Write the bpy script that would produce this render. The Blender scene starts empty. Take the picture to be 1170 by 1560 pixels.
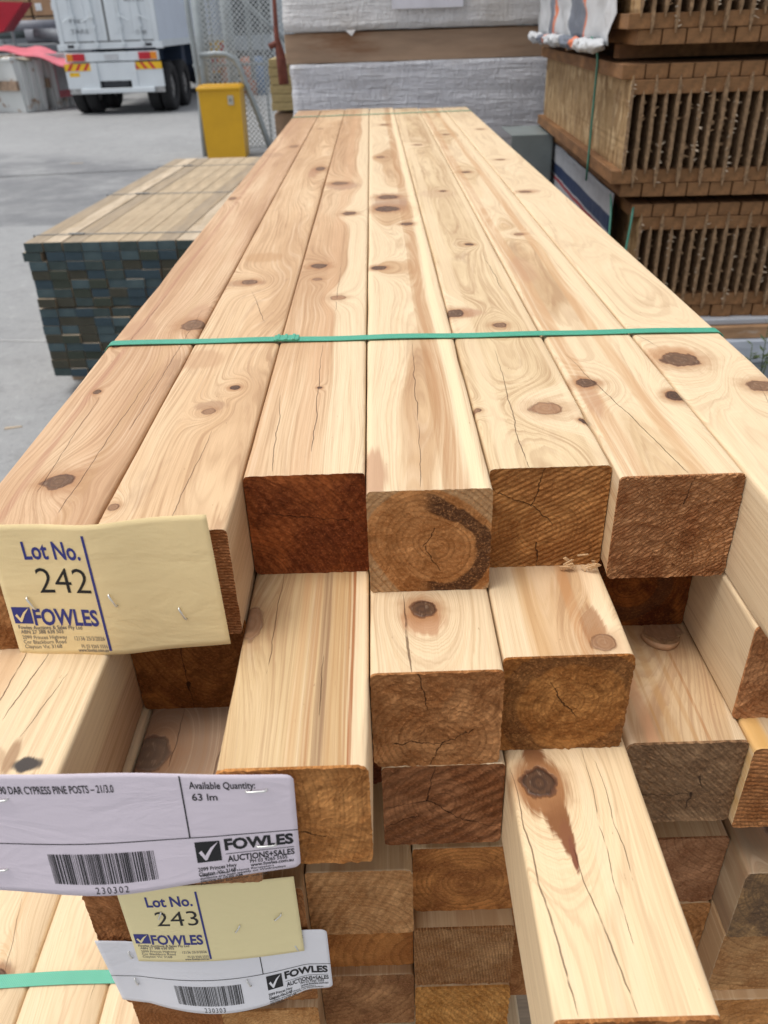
import bpy, bmesh, math, random
from mathutils import Vector, Matrix, noise as mnoise

sc = bpy.context.scene
COL = sc.collection
# ------------------------------------------------------------------ camera
cam_d = bpy.data.cameras.new('camera')
cam = bpy.data.objects.new('camera', cam_d); COL.objects.link(cam); sc.camera = cam
R_ = Vector((0.99948043, -0.01457195, -0.02874955)); D_ = Vector((-0.03212486, -0.52291295, -0.85178051)); F_ = Vector((-0.00262141, 0.85226152, -0.52310938))
m = Matrix.Identity(4)
for i in range(3):
    m[i][0] = R_[i]; m[i][1] = -D_[i]; m[i][2] = -F_[i]
m[0][3], m[1][3], m[2][3] = 0.01565, 0.0, 0.28169
cam.matrix_world = m
cam_d.sensor_fit = 'HORIZONTAL'; cam_d.sensor_width = 36; cam_d.lens = 36 * 1220 / 1170
cam_d.clip_start = 0.02; cam_d.clip_end = 600
cam_d.dof.use_dof = True; cam_d.dof.focus_distance = 0.66; cam_d.dof.aperture_fstop = 14.5
# ------------------------------------------------------------------ light
w = bpy.data.worlds.new('World'); sc.world = w; w.use_nodes = True
wt = w.node_tree; bg = wt.nodes['Background']
sky = wt.nodes.new('ShaderNodeTexSky'); sky.sky_type = 'NISHITA'; sky.sun_disc = False
SUN_EL, SUN_AZ = math.radians(70), math.radians(265)      # azimuth measured from +Y towards +X
sky.sun_elevation = SUN_EL; sky.sun_rotation = SUN_AZ; sky.dust_density = 3.0; sky.air_density = 1.0
hs = wt.nodes.new('ShaderNodeHueSaturation'); hs.inputs['Saturation'].default_value = 0.24
wt.links.new(sky.outputs[0], hs.inputs['Color']); wt.links.new(hs.outputs[0], bg.inputs[0]); bg.inputs[1].default_value = 0.13
sd = bpy.data.lights.new('sun', 'SUN'); sun = bpy.data.objects.new('sun', sd); COL.objects.link(sun)
sd.energy = 1.35; sd.angle = math.radians(30); sd.color = (1.0, 0.95, 0.88)
sv = Vector((math.sin(SUN_AZ) * math.cos(SUN_EL), math.cos(SUN_AZ) * math.cos(SUN_EL), math.sin(SUN_EL)))
sun.rotation_euler = sv.to_track_quat('Z', 'Y').to_euler()
sc.view_settings.view_transform = 'Standard'; sc.view_settings.look = 'None'
sc.view_settings.exposure = 0.50; sc.view_settings.gamma = 1.0; sc.view_settings.use_curve_mapping = False
sc.cycles.use_denoising = True
sc.cycles.max_bounces = 6; sc.cycles.diffuse_bounces = 4; sc.cycles.transparent_max_bounces = 8

G = -1.38           # ground height; z = 0 is the top of the main post stack
H = 0.0885          # layer height of the post packs

# ------------------------------------------------------------------ shader helpers
class S:
    nt = None
    def __init__(s, v): s.v = v
    def __add__(a, b): return mt('ADD', a, b)
    def __radd__(a, b): return mt('ADD', b, a)
    def __sub__(a, b): return mt('SUBTRACT', a, b)
    def __rsub__(a, b): return mt('SUBTRACT', b, a)
    def __mul__(a, b): return mt('MULTIPLY', a, b)
    def __rmul__(a, b): return mt('MULTIPLY', b, a)
    def __truediv__(a, b): return mt('DIVIDE', a, b)
def nd(t): return S.nt.nodes.new(t)
def put(sock, v):
    if isinstance(v, S): S.nt.links.new(v.v, sock)
    elif isinstance(v, (tuple, list)):
        sock.default_value = tuple(v) + ((1.0,) if len(v) == 3 and len(sock.default_value) == 4 else ())
    else: sock.default_value = v
def mt(op, *a):
    n = nd('ShaderNodeMath'); n.operation = op
    for i, x in enumerate(a): put(n.inputs[i], x)
    return S(n.outputs[0])
def clamp01(a):
    n = nd('ShaderNodeClamp'); put(n.inputs[0], a); return S(n.outputs[0])
def sstep(a, lo, hi, t0=0.0, t1=1.0):
    n = nd('ShaderNodeMapRange'); n.interpolation_type = 'SMOOTHSTEP'
    for i, x in enumerate((a, lo, hi, t0, t1)): put(n.inputs[i], x)
    return S(n.outputs[0])
def vec(x, y, z):
    n = nd('ShaderNodeCombineXYZ')
    for i, q in enumerate((x, y, z)): put(n.inputs[i], q)
    return S(n.outputs[0])
def sep(v):
    n = nd('ShaderNodeSeparateXYZ'); put(n.inputs[0], v); return S(n.outputs[0]), S(n.outputs[1]), S(n.outputs[2])
def vscale(v, s, off=(0, 0, 0)):
    n = nd('ShaderNodeMapping'); put(n.inputs[0], v); n.inputs['Scale'].default_value = s; n.inputs['Location'].default_value = off
    return S(n.outputs[0])
def noi(v, scale=1.0, detail=2.0, rough=0.5, dist=0.0, col=False):
    n = nd('ShaderNodeTexNoise'); put(n.inputs['Vector'], v); n.inputs['Scale'].default_value = scale
    n.inputs['Detail'].default_value = detail; n.inputs['Roughness'].default_value = rough; n.inputs['Distortion'].default_value = dist
    return S(n.outputs[1 if col else 0])
def wnoise(a):
    n = nd('ShaderNodeTexWhiteNoise'); n.noise_dimensions = '1D'; put(n.inputs['W'], a); return S(n.outputs[0])
def mix(f, a, b, mode='MIX'):
    n = nd('ShaderNodeMix'); n.data_type = 'RGBA'; n.blend_type = mode
    put(n.inputs[0], f); put(n.inputs[6], a); put(n.inputs[7], b); return S(n.outputs[2])
def ramp(f, stops):
    n = nd('ShaderNodeValToRGB'); put(n.inputs[0], f); e = n.color_ramp.elements
    while len(e) < len(stops): e.new(0.5)
    for q, (p, c) in zip(e, stops): q.position = p; q.color = tuple(c) + (1.0,)
    return S(n.outputs[0])
def coord(which='Object'):
    return S(nd('ShaderNodeTexCoord').outputs[which])
def begin(name):
    mm = bpy.data.materials.new(name); mm.use_nodes = True; S.nt = mm.node_tree
    return mm, S.nt.nodes['Principled BSDF']
def finish(b, colr, rough=0.6, bump=None, bd=0.001, metal=0.0, spec=0.4, bs=1.0, alpha=None, trans=None):
    put(b.inputs['Base Color'], colr); put(b.inputs['Roughness'], rough); b.inputs['Metallic'].default_value = metal
    b.inputs['Specular IOR Level'].default_value = spec
    if bump is not None:
        n = nd('ShaderNodeBump'); n.inputs['Strength'].default_value = bs; n.inputs['Distance'].default_value = bd
        put(n.inputs['Height'], bump); S.nt.links.new(n.outputs[0], b.inputs['Normal'])
def simple(name, colr, rough=0.6, metal=0.0, var=0.15, scale=8.0, bd=0.0, spec=0.4, dirt=None, dscale=2.0, dlo=0.5, dhi=0.7, stretch=(1, 1, 1)):
    """paint / plastic / metal with mottling and optional dirt blotches"""
    mm, b = begin(name); P = vscale(coord(), stretch)
    n = noi(P, scale, 4, 0.6)
    c = mix(clamp01((n - 0.3) * 2.0), tuple(x * (1 - var) for x in colr), tuple(min(1, x * (1 + var)) for x in colr))
    if dirt:
        dn = noi(P, dscale, 5, 0.65)
        c = mix(sstep(dn, dlo, dhi), c, dirt)
    finish(b, c, rough, bump=noi(P, scale * 6, 3) if bd else None, bd=bd, metal=metal, spec=spec)
    return mm

# ------------------------------------------------------------------ mesh helpers
def mesh_obj(name, verts, faces, mats, fm=None, parent=None, loc=None, smooth=False):
    me = bpy.data.meshes.new(name); me.from_pydata([tuple(v) for v in verts], [], faces)
    for q in (mats if isinstance(mats, (list, tuple)) else [mats]): me.materials.append(q)
    if fm: me.polygons.foreach_set('material_index', fm)
    if smooth: me.polygons.foreach_set('use_smooth', [True] * len(me.polygons))
    me.update()
    o = bpy.data.objects.new(name, me); COL.objects.link(o)
    if parent: o.parent = parent
    if loc is not None: o.location = loc
    return o
class MB:
    def __init__(s): s.v = []; s.f = []; s.m = []
    def add(s, vs, fs, mi=0):
        k = len(s.v); s.v += [tuple(q) for q in vs]; s.f += [tuple(i + k for i in f) for f in fs]; s.m += [mi] * len(fs)
    def box(s, x0, x1, y0, y1, z0, z1, mi=0, b=0.0):
        if b <= 0:
            vs = [(x, y, z) for x in (x0, x1) for y in (y0, y1) for z in (z0, z1)]
            s.add(vs, [(0, 1, 3, 2), (4, 6, 7, 5), (0, 4, 5, 1), (2, 3, 7, 6), (0, 2, 6, 4), (1, 5, 7, 3)], mi)
        else:
            bm = bmesh.new(); bmesh.ops.create_cube(bm, size=1)
            for v in bm.verts: v.co = Vector((x0 + (v.co.x + .5) * (x1 - x0), y0 + (v.co.y + .5) * (y1 - y0), z0 + (v.co.z + .5) * (z1 - z0)))
            bmesh.ops.bevel(bm, geom=bm.edges[:], offset=b, segments=2, affect='EDGES', profile=0.5)
            bm.verts.index_update(); s.add([v.co[:] for v in bm.verts], [[v.index for v in f.verts] for f in bm.faces], mi); bm.free()
    def tube(s, pts, r, n=10, mi=0, closed=False, cap=True):
        pts = [Vector(p) for p in pts]; K = len(pts); rings = []; up = None
        for i, p in enumerate(pts):
            a = pts[(i - 1) % K] if (closed or i > 0) else p; c = pts[(i + 1) % K] if (closed or i < K - 1) else p
            t = (c - a).normalized()
            if up is None: up = t.orthogonal().normalized()
            else: up = (up - t * up.dot(t)).normalized()
            q = t.cross(up); rr = r[i] if isinstance(r, (list, tuple)) else r
            rings.append([p + (up * math.cos(2 * math.pi * j / n) + q * math.sin(2 * math.pi * j / n)) * rr for j in range(n)])
        vs = [v for g in rings for v in g]; fs = []
        for i in range(K if closed else K - 1):
            for j in range(n):
                a, b2 = i * n + j, i * n + (j + 1) % n; c, d = ((i + 1) % K) * n + j, ((i + 1) % K) * n + (j + 1) % n
                fs.append((a, b2, d, c))
        if cap and not closed: fs += [tuple(range(n - 1, -1, -1)), tuple((K - 1) * n + j for j in range(n))]
        s.add(vs, fs, mi)
    def build(s, name, mats, parent=None, loc=None, smooth=False):
        return mesh_obj(name, s.v, s.f, mats, s.m, parent, loc, smooth)
def empty(name, loc=(0, 0, 0), rz=0.0):
    o = bpy.data.objects.new(name, None); COL.objects.link(o); o.location = loc; o.rotation_euler = (0, 0, rz); o.empty_display_size = 0.05
    return o
def tag(o, label=None, cat=None, group=None, kind=None):
    if label: o['label'] = label
    if cat: o['category'] = cat
    if group: o['group'] = group
    if kind: o['kind'] = kind
    return o
def lerp(a, b, t): return a + (b - a) * t
def smoothed(o):
    o.data.polygons.foreach_set('use_smooth', [True] * len(o.data.polygons)); return o

# ------------------------------------------------------------------ cypress wood
# all coordinates local to a post: x across, y along (front end at 0), z up from the middle of the section
SAP = (0.77, 0.60, 0.385)
def wood(name, seed, pith=(0.0, 0.0), sapR=0.05, heart=(0.60, 0.385, 0.21), streak=(0.38, 0.19, 0.095), sap=SAP, freq=330.0,
         knots=(), checks=(), bands=(), stains=(), end=(0.36, 0.19, 0.085), end2=(0.22, 0.10, 0.04), ecr=(), ering=None, saw=None,
         warp=0.011, figure=1.0, streaks=0.55, grey=0.0, esap=0.0):
    heart = (heart[0] * .93, heart[1] * .99, heart[2] * 1.01); streak = (streak[0], streak[1] * 1.06, streak[2] * .92)
    bands = [(q[0], q[1], (q[2][0], q[2][1] * 1.06, q[2][2] * .86) if q[2][0] < .6 else q[2], q[3]) for q in bands]
    end = (end[0] * 1.38, end[1] * 1.20, end[2] * 1.0); end2 = (end2[0] * 1.3, end2[1] * 1.05, end2[2] * .8)
    rnd = random.Random(seed)
    off = (rnd.uniform(-9, 9), rnd.uniform(-9, 9), rnd.uniform(-9, 9))
    def ringfield(P, x, y, z, withk=True):
        wv = noi(vscale(P, (9, 1.6, 9), off), 1.0, 2.0, 0.5, 0.0, True)
        wx, wy, wz = sep(wv)
        dx = x - pith[0] + (wx - 0.5) * (warp * 2.4); dz = z - pith[1] + (wy - 0.5) * (warp * 2.4)
        r = mt('SQRT', dx * dx + dz * dz)
        kn = []
        if withk:
            for k in knots:
                kx, ky, kr = k[0], k[1], k[2]; st = k[3] if len(k) > 3 else 1.25
                ax = (x - kx) / kr; ay = (y - ky) / (kr * st)
                d2 = ax * ax + ay * ay
                fall = mt('EXPONENT', (ax * ax * 0.16 + ay * ay * 0.055) * -1.0)
                sg = 1.0 if rnd.random() < .6 else -1.0
                r = r + fall * (sg * kr * 1.7 * figure)
                kn.append((mt('SQRT', d2), k))
        return r, wz, kn
    # ---- faces
    mm, b = begin(name + '_face')
    P = coord(); x, y, z = sep(P)
    r, wz, kn = ringfield(P, x, y, z)
    fine = noi(vscale(P, (170, 9, 170), off), 1.0, 3, 0.6)
    fib = noi(vscale(P, (1500, 26, 1500), off), 1.0, 2, 0.6)
    big = noi(vscale(P, (14, 2.2, 14), off[::-1]), 1.0, 3, 0.55)
    t = r * freq + (fine - 0.5) * 1.1 + (big - 0.5) * 1.5
    fl = mt('FLOOR', t); fr = mt('FRACT', t)
    inten = wnoise(fl + seed * 3.7)
    line = sstep(fr, 0.35, 0.86) * sstep(fr, 1.0, 0.9) * (inten * 0.8 + 0.2)
    t2 = r * (freq * 2.7) + (fine - 0.5) * 1.6; fr2 = mt('FRACT', t2); line2 = sstep(fr2, 0.3, 0.8) * sstep(fr2, 1.0, 0.85) * wnoise(mt('FLOOR', t2) + 0.5)
    st1 = noi(vec(r * 95.0 + seed, y * 0.7, z * 0.0), 1.0, 3, 0.6)
    hm = sstep(r + (wz - 0.5) * 0.012 + (big - 0.5) * 0.006, sapR, sapR - 0.0025)
    hc = mix(sstep(st1, 0.5, 0.74) * streaks, heart, streak)
    hc = mix(sstep(big, 0.45, 0.64) * 0.62, hc, (heart[0] * .72, heart[1] * .64, heart[2] * .58))
    hc = mix(sstep(big, 0.5, 0.34) * 0.6, hc, lerp3(heart, sap, 0.6))
    c = mix(hm, mix(big * 0.5, sap, tuple(q * 0.9 for q in sap)), hc)
    fib2 = noi(vec(r * 520.0 + x * 60.0, y * 4.0 + seed, z * 40.0), 1.0, 3, 0.65)
    c = mix(line * mix_f(hm, 0.22, 0.42) * sstep(noi(vscale(P, (60, 5, 60), off[::-1]), 1.0, 2), 0.30, 0.62), c, mixcol(hm, (0.54, 0.33, 0.15), (0.30, 0.14, 0.065)))
    c = mix(line2 * 0.27, c, (0.36, 0.19, 0.09))
    c = mix(clamp01((fib - 0.35) * 0.45), c, (0.40, 0.24, 0.12))
    c = mix(sstep(fib2, 0.50, 0.66) * mix_f(hm, 0.22, 0.46), c, (0.34, 0.18, 0.085)); c = mix(sstep(fib2, 0.46, 0.32) * 0.22, c, (0.86, 0.70, 0.50))
    smd = noi(vscale(P, (26, 7, 26), off[::-1]), 1.0, 4, 0.62, 0.5)
    c = mix(sstep(smd, 0.60, 0.72) * hm * 0.34, c, (0.30, 0.17, 0.10))
    # blemish specks
    sp = noi(vscale(P, (420, 120, 420), off), 1.0, 2, 0.5)
    c = mix(sstep(sp, 0.735, 0.80) * 0.5, c, (0.28, 0.14, 0.07))
    for (bx, bw, bc, ba) in bands:
        d = mt('ABSOLUTE', x - bx + (wz - 0.5) * 0.014 + (fine - 0.5) * 0.002)
        msk = sstep(d, bw, bw * 0.45) * (st1 * 0.5 + 0.25 + sstep(fib2, 0.36, 0.60) * 0.5) * ba
        c = mix(clamp01(msk), c, bc)
    top = sstep(z, 0.012, 0.03)
    for (sx, sy, srx, sry, scol, sa) in stains:
        ax = (x - sx) / srx; ay = (y - sy) / sry
        d = mt('SQRT', ax * ax + ay * ay) + (fine - 0.5) * 0.8 + (big - 0.5) * 0.5 + (fr - 0.5) * 0.12
        c = mix(sstep(d, 1.0, 0.62) * sa * top, c, scol)
    height = line * -0.15 + fib * 0.35 + fine * 0.1
    kno = noi(vscale(P, (110, 80, 60), off), 1.0, 2, 0.5) if kn else None
    for d, k in kn:
        dn = d * (1.0 + (kno - 0.5) * 0.75) + (fine - 0.5) * 0.35
        dark = k[4] if len(k) > 4 else 0.6
        halo = sstep(dn, 3.2, 0.9) * top
        c = mix(halo * halo * (0.35 + 0.5 * dark), c, (0.36, 0.17, 0.07))
        core = sstep(dn, 1.08, 0.92) * top
        rg = mt('SINE', d * (11.0 + 5 * rnd.random()) + (fine - 0.5) * 9 + (big - 0.5) * 6)
        kc = mix(clamp01(rg * 0.3 + 0.5), lerp3((0.34, 0.18, 0.09), (0.050, 0.026, 0.016), dark), lerp3((0.42, 0.24, 0.13), (0.115, 0.056, 0.028), dark))
        kc = mix(sstep(fine, 0.5, 0.66) * 0.6, kc, lerp3((0.28, 0.14, 0.07), (0.06, 0.030, 0.022), dark))
        kc = mix(sstep(sp, 0.58, 0.68) * 0.28, kc, (0.40, 0.28, 0.19))
        c = mix(core, c, kc)
        rim = sstep(mt('ABSOLUTE', dn - 1.0), 0.16, 0.03) * top
        c = mix(rim * (0.25 + 0.5 * dark), c, (0.12, 0.05, 0.025))
        height = height - rim * 1.2
    wob = noi(vec(y * 22.0, off[0], off[1]), 1.0, 3, 0.6)
    for (cx, y0, y1, slope, wd) in checks:
        xc = (y - y0) * slope + cx + (wob - 0.5) * 0.007 + (fine - 0.5) * 0.0012
        d = mt('ABSOLUTE', x - xc)
        ends = sstep(y, y0, y0 + 0.02) * sstep(y, y1, y1 - (y1 - y0) * 0.5)
        msk = sstep(d - ends * (wd * 0.5), 0.00022, -0.0001) * top * sstep(ends, 0.0, 0.05)
        msk = msk * sstep(noi(vec(y * 60.0, x * 20.0, off[2]), 1.0, 2), 0.26, 0.42); c = mix(msk * 0.75, c, (0.10, 0.045, 0.02)); height = height - msk * 2.0
    if grey: c = mix(grey, c, (0.33, 0.25, 0.19))
    finish(b, c, 0.52 + 0.0, bump=height, bd=0.0006, spec=0.32, bs=0.7)
    # ---- sawn ends
    me, b = begin(name + '_end')
    P = coord(); x, y, z = sep(P)
    r, wz, _ = ringfield(P, x, y, z, False)
    fz = noi(vscale(P, (540, 200, 640), off), 1.0, 5, 0.8)
    fz2 = noi(vscale(P, (1900, 400, 1900), off), 1.0, 2, 0.6)
    bl = noi(vscale(P, (34, 10, 34), off), 1.0, 4, 0.6, 0.6)
    t = r * freq * 0.85 + (fz - 0.5) * 0.55
    line = sstep(mt('FRACT', t), 0.35, 0.95) * (wnoise(mt('FLOOR', t)) * 0.8 + 0.2)
    c = mix(sstep(bl, 0.33, 0.66), end, end2)
    c = mix(sstep(bl, 0.44, 0.30) * 0.5, c, tuple(min(1, q * 1.45) for q in end))
    if esap: c = mix(sstep(r, sapR - 0.002, sapR) * esap, c, (0.52, 0.33, 0.17))
    c = mix(line * 0.52, c, tuple(q * 0.5 for q in end2))
    if ering:
        er, ew, ecx, ea = ering
        ann = sstep(mt('ABSOLUTE', r - er + (bl - 0.5) * 0.010), ew, ew * 0.7) * sstep(x, ecx, ecx + 0.012)
        c = mix(ann * ea, c, (0.09, 0.038, 0.018))
    h = fz * 1.3 + fz2 * 0.7 - line * 0.12
    if saw:
        an, fq, am = saw
        u = x * math.cos(an) + z * math.sin(an) + (bl - 0.5) * 0.004
        s_ = mt('SINE', u * fq + (fz - 0.5) * 2.0)
        h = h + s_ * am; c = mix(clamp01(s_ * 0.5 + 0.5) * 0.35 * am, c, tuple(q * 0.45 for q in end2))
    c = mix(sstep(fz, 0.48, 0.70) * 0.42, c, tuple(min(1, q * 1.75 + 0.02) for q in end))
    c = mix(sstep(fz, 0.44, 0.28) * 0.5, c, tuple(q * 0.35 for q in end2))
    blot = noi(vscale(P, (75, 20, 75), off[::-1]), 1.0, 3, 0.55, 0.8)
    c = mix(sstep(blot, 0.56, 0.70) * 0.5, c, tuple(q * 0.6 for q in end2))
    wb = noi(vscale(P, (90, 1, 90), off), 1.0, 3, 0.6)
    for (x0, z0, x1, z1, wd) in ecr:
        L2 = (x1 - x0) ** 2 + (z1 - z0) ** 2; L = math.sqrt(L2)
        tt = clamp01(((x - x0) * (x1 - x0) + (z - z0) * (z1 - z0)) / L2)
        qx = x - x0 - tt * (x1 - x0) + (wb - 0.5) * 0.007 * (-(z1 - z0) / L); qz = z - z0 - tt * (z1 - z0) + (wb - 0.5) * 0.007 * ((x1 - x0) / L)
        d = mt('SQRT', qx * qx + qz * qz)
        msk = sstep(d - (1.0 - tt) * (wd * 0.6), 0.00032, 0.0) * sstep(wb + fz * 0.4, 0.42, 0.60)
        c = mix(msk * 0.8, c, (0.04, 0.016, 0.008)); h = h - msk * 2.5
    if grey: c = mix(grey, c, (0.26, 0.20, 0.15))
    finish(b, c, 0.9, bump=h, bd=0.0012, spec=0.12, bs=0.9)
    return mm, me
def lerp3(a, b, t): return tuple(a[i] + (b[i] - a[i]) * t for i in range(3))
def mix_f(f, a, b): return f * (b - a) + a
def mixcol(f, a, b): return mix(f, a, b)

def post_mesh(name, mats, wx=0.0895, hz=0.0882, L=3.0, seed=0, hi=True, arris=0.0034, jag=1.0):
    rnd = random.Random(seed * 7 + 1); hw, hh = wx / 2, hz / 2
    nseg = 36 if hi else 2; ac = 5 if hi else 2
    per = []
    cs = [(hw - arris, hh - arris, 0), (-hw + arris, hh - arris, 90), (-hw + arris, -hh + arris, 180), (hw - arris, -hh + arris, 270)]
    for q in range(4):
        cx, cz, a0 = cs[q]
        ar = arris
        for i in range(ac):
            a = math.radians(a0 + 90 * i / (ac - 1)); per.append((cx + ar * math.cos(a), cz + ar * math.sin(a)))
        nx, nz, na = cs[(q + 1) % 4]; a = math.radians(a0 + 90)
        p0 = (cx + ar * math.cos(a), cz + ar * math.sin(a)); p1 = (nx + ar * math.cos(a), nz + ar * math.sin(a))
        for i in range(1, nseg): per.append((lerp(p0[0], p1[0], i / nseg), lerp(p0[1], p1[1], i / nseg)))
    N = len(per)
    ys = [0.0, 0.0016, 0.012, 0.03, 0.05, 0.075, 0.10, 0.13, 0.16, 0.20, 0.25, 0.30, 0.36, 0.43, 0.5, 0.6, 0.7, 0.85, 1.0, 1.3, 1.6, 2.0, 2.5, L] if hi else [0.0, 0.01, L / 2, L]
    vs, fs, fm = [], [], []
    for k, yy in enumerate(ys):
        for j, (px, pz) in enumerate(per):
            e = 0.0; g = 1.0
            if k == 0 and hi:
                e = -jag * (0.0004 + 0.0012 * abs(mnoise.noise(Vector((j * 0.9, seed, 0))))) * rnd.uniform(0.2, 1.2); g = 1.0 + jag * rnd.uniform(-0.003, 0.007)
            sx = 0.0007 * mnoise.noise(Vector((yy * 1.4, seed, 3)))
            if hi and abs(px) > hw - arris * 1.01 and abs(pz) > hh - arris * 1.01:
                nk = mnoise.noise(Vector((yy * 23, px * 60 + seed, pz * 60))); g -= 0.010 * abs(nk) + (0.016 if nk > 0.42 else 0)
            vs.append((px * g + sx, yy + e, pz * g))
    for k in range(len(ys) - 1):
        for j in range(N):
            a, b = k * N + j, k * N + (j + 1) % N
            fs.append((a, b, b + N, a + N)); fm.append(1 if (k == 0 and hi and jag > 1.4) else 0)
    # front cap in rings
    K = 22 if hi else 1; base = 0
    prev = list(range(N))
    for r in range(1, K):
        s = 1 - r / K; start = len(vs)
        for j, (px, pz) in enumerate(per):
            d = 0.0009 * jag * mnoise.fractal(Vector((px * s * 260, pz * s * 260, seed * 3.1)), 1.0, 2.0, 3) + 0.0016 * mnoise.noise(Vector((px * s * 30, pz * s * 30, seed)))
            vs.append((px * s, d, pz * s))
        for j in range(N):
            fs.append((prev[j], start + j, start + (j + 1) % N, prev[(j + 1) % N])); fm.append(1)
        prev = [start + j for j in range(N)]
    c = len(vs); vs.append((0, 0, 0))
    for j in range(N): fs.append((prev[j], c, prev[(j + 1) % N])); fm.append(1)
    last = (len(ys) - 1) * N; c = len(vs); vs.append((0, L, 0))
    for j in range(N): fs.append((last + j, last + (j + 1) % N, c)); fm.append(1)
    fs = [tuple(reversed(f)) for f in fs]
    me = bpy.data.meshes.new(name); me.from_pydata(vs, [], fs)
    for q in mats: me.materials.append(q)
    me.polygons.foreach_set('material_index', fm)
    sm = [not (m_ == 1) for m_ in fm]
    me.polygons.foreach_set('use_smooth', sm); me.update()
    return me

W_ = 0.0905
def post(x0, ztop, yend, label, group, seed, hi=True, rot=0.0, jag=1.0, wx=0.0895, L=3.0, **kw):
    """x0 left edge, ztop top; knots/stains/checks are given in world x,y and turned local here"""
    xc, zc = x0 + 0.0452, ztop - H / 2
    for key in ('knots', 'stains'):
        if key in kw: kw[key] = [(k[0] - xc, k[1] - yend) + tuple(k[2:]) for k in kw[key]]
    if 'checks' in kw: kw['checks'] = [(c[0] - xc, c[1] - yend, c[2] - yend, c[3], c[4]) for c in kw['checks']]
    if 'bands' in kw: kw['bands'] = [(b_[0] - xc,) + tuple(b_[1:]) for b_ in kw['bands']]
    if 'mats' in kw: mats = kw.pop('mats')
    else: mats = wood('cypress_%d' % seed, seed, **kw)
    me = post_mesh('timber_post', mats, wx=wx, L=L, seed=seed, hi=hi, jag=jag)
    o = bpy.data.objects.new('timber_post', me); COL.objects.link(o); o.location = (xc, yend, zc); o.rotation_euler = (0, 0, rot)
    tag(o, label, 'timber post', group)
    return o
old = simple('old_bearer_wood', (.30, .22, .15), .8, var=.3, scale=14, stretch=(1, 6, 6), bd=.0006)
# ================================================================== ground
mm, b = begin('yard_concrete')
P = coord(); x, y, z = sep(P)
n1 = noi(P, .16, 5, .6); n2 = noi(P, 1.3, 6, .65); n3 = noi(P, 38, 4, .7); n4 = noi(vscale(P, (1.3, 1.3, 1), (3, 1, 0)), 1.0, 6, .72)
n5 = noi(P, 7.0, 6, .72)
c = mix(n2, (.235, .24, .245), (.335, .34, .342)); c = mix(sstep(n5, .50, .68) * .45, c, (.19, .19, .19)); c = mix(sstep(n5, .44, .30) * .4, c, (.44, .45, .45))
# rough damp band between two lighter slabs
band = sstep(y + (n2 - .5) * .25, 8.35, 8.5) * sstep(y + x * .55 + (n4 - .5) * .8, 11.3, 10.5)
c = mix(band * sstep(n4, .30, .62) * .8, c, (.135, .14, .15))
c = mix(sstep(n1, .46, .64) * .4, c, (.36, .365, .37))
c = mix(sstep(n4, .62, .74) * .35, c, (.13, .13, .13))
c = mix(sstep(n3, .56, .70) * .38, c, (.12, .12, .12)); c = mix(sstep(n3, .42, .30) * .3, c, (.46, .46, .45))
finish(b, c, mix_f(n2, .55, .85), bump=n3 * .6 + n5 * .8, bd=.008, spec=.4)
g = MB(); N = 48
def gx(i): t = i / N * 2 - 1; return math.copysign(abs(t) ** 3, t) * 250
for j in range(N + 1):
    for i in range(N + 1): X, Y = gx(i), gx(j); g.v.append((X, Y, G))
g.f = [(j * (N + 1) + i, j * (N + 1) + i + 1, (j + 1) * (N + 1) + i + 1, (j + 1) * (N + 1) + i) for j in range(N) for i in range(N)]; g.m = [0] * len(g.f)
o = g.build('ground', [mm]); tag(o, 'grey concrete of the yard with damp worn patches', kind='structure')
m_jt = simple('joint_filler', (.10, .10, .10), .9)
def ground_strip(pts, wdt, mat, name, label):
    vs, fs = [], []
    for i, (px, py) in enumerate(pts):
        a = pts[max(0, i - 1)]; c_ = pts[min(len(pts) - 1, i + 1)]; dx, dy = c_[0] - a[0], c_[1] - a[1]; L = math.hypot(dx, dy)
        vs += [(px - dy / L * wdt, py + dx / L * wdt, G + .004), (px + dy / L * wdt, py - dx / L * wdt, G + .004)]
    for i in range(len(pts) - 1): fs.append((2 * i, 2 * i + 1, 2 * i + 3, 2 * i + 2))
    o = mesh_obj(name, vs, fs, mat); tag(o, label, kind='structure')
rj = random.Random(3)
ground_strip([(-8 + i * .5, 11.4 + .03 * rj.random() + .05 * i) for i in range(12)], .02, m_jt, 'slab_joint', 'dark joint between two concrete slabs')
ground_strip([(-2.6 + i * .15, 4.95 - .02 * i + .012 * rj.random()) for i in range(8)], .006, simple('crack_filler', (.5, .5, .5), .9), 'repaired_crack', 'pale filled crack in the concrete')

# ================================================================== pack of treated boards, left
ct = [simple('weathered_board_%d' % k, c_, .75, var=.22, scale=9, stretch=(3, .6, 3), bd=.0005, dirt=(.36, .27, .17), dscale=5, dlo=.45, dhi=.75) for k, c_ in enumerate(((.46, .36, .24), (.34, .27, .19), (.54, .44, .32), (.38, .34, .28)))]
def endmat(k, c_, c2):
    mm, b = begin('treated_end_%d' % k); P = vscale(coord(), (1, .2, 1), (k * 1.7, 0, 0))
    n = noi(P, 26, 4, .6); f = noi(P, 300, 3, .7)
    c = mix(n, c_, c2); c = mix(sstep(f, .5, .7) * .4, c, (.16, .18, .17)); finish(b, c, .9, bump=f, bd=.001, spec=.1); return mm
ce = [endmat(k, a, c_) for k, (a, c_) in enumerate((((.03, .046, .047), (.075, .10, .10)), ((.045, .072, .085), (.10, .14, .15)), ((.036, .046, .038), (.075, .085, .065)), ((.045, .045, .036), (.085, .08, .06)), ((.03, .05, .065), (.06, .09, .11))))]
pk = empty('board_pack', (-1.70, 4.02, G)); pk.rotation_euler = (0, 0, math.radians(-3.4))
tag(pk, 'strapped pack of weathered boards with dark blue green treated ends', 'timber pack')
rb = random.Random(8); bm_cache = {}
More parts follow.
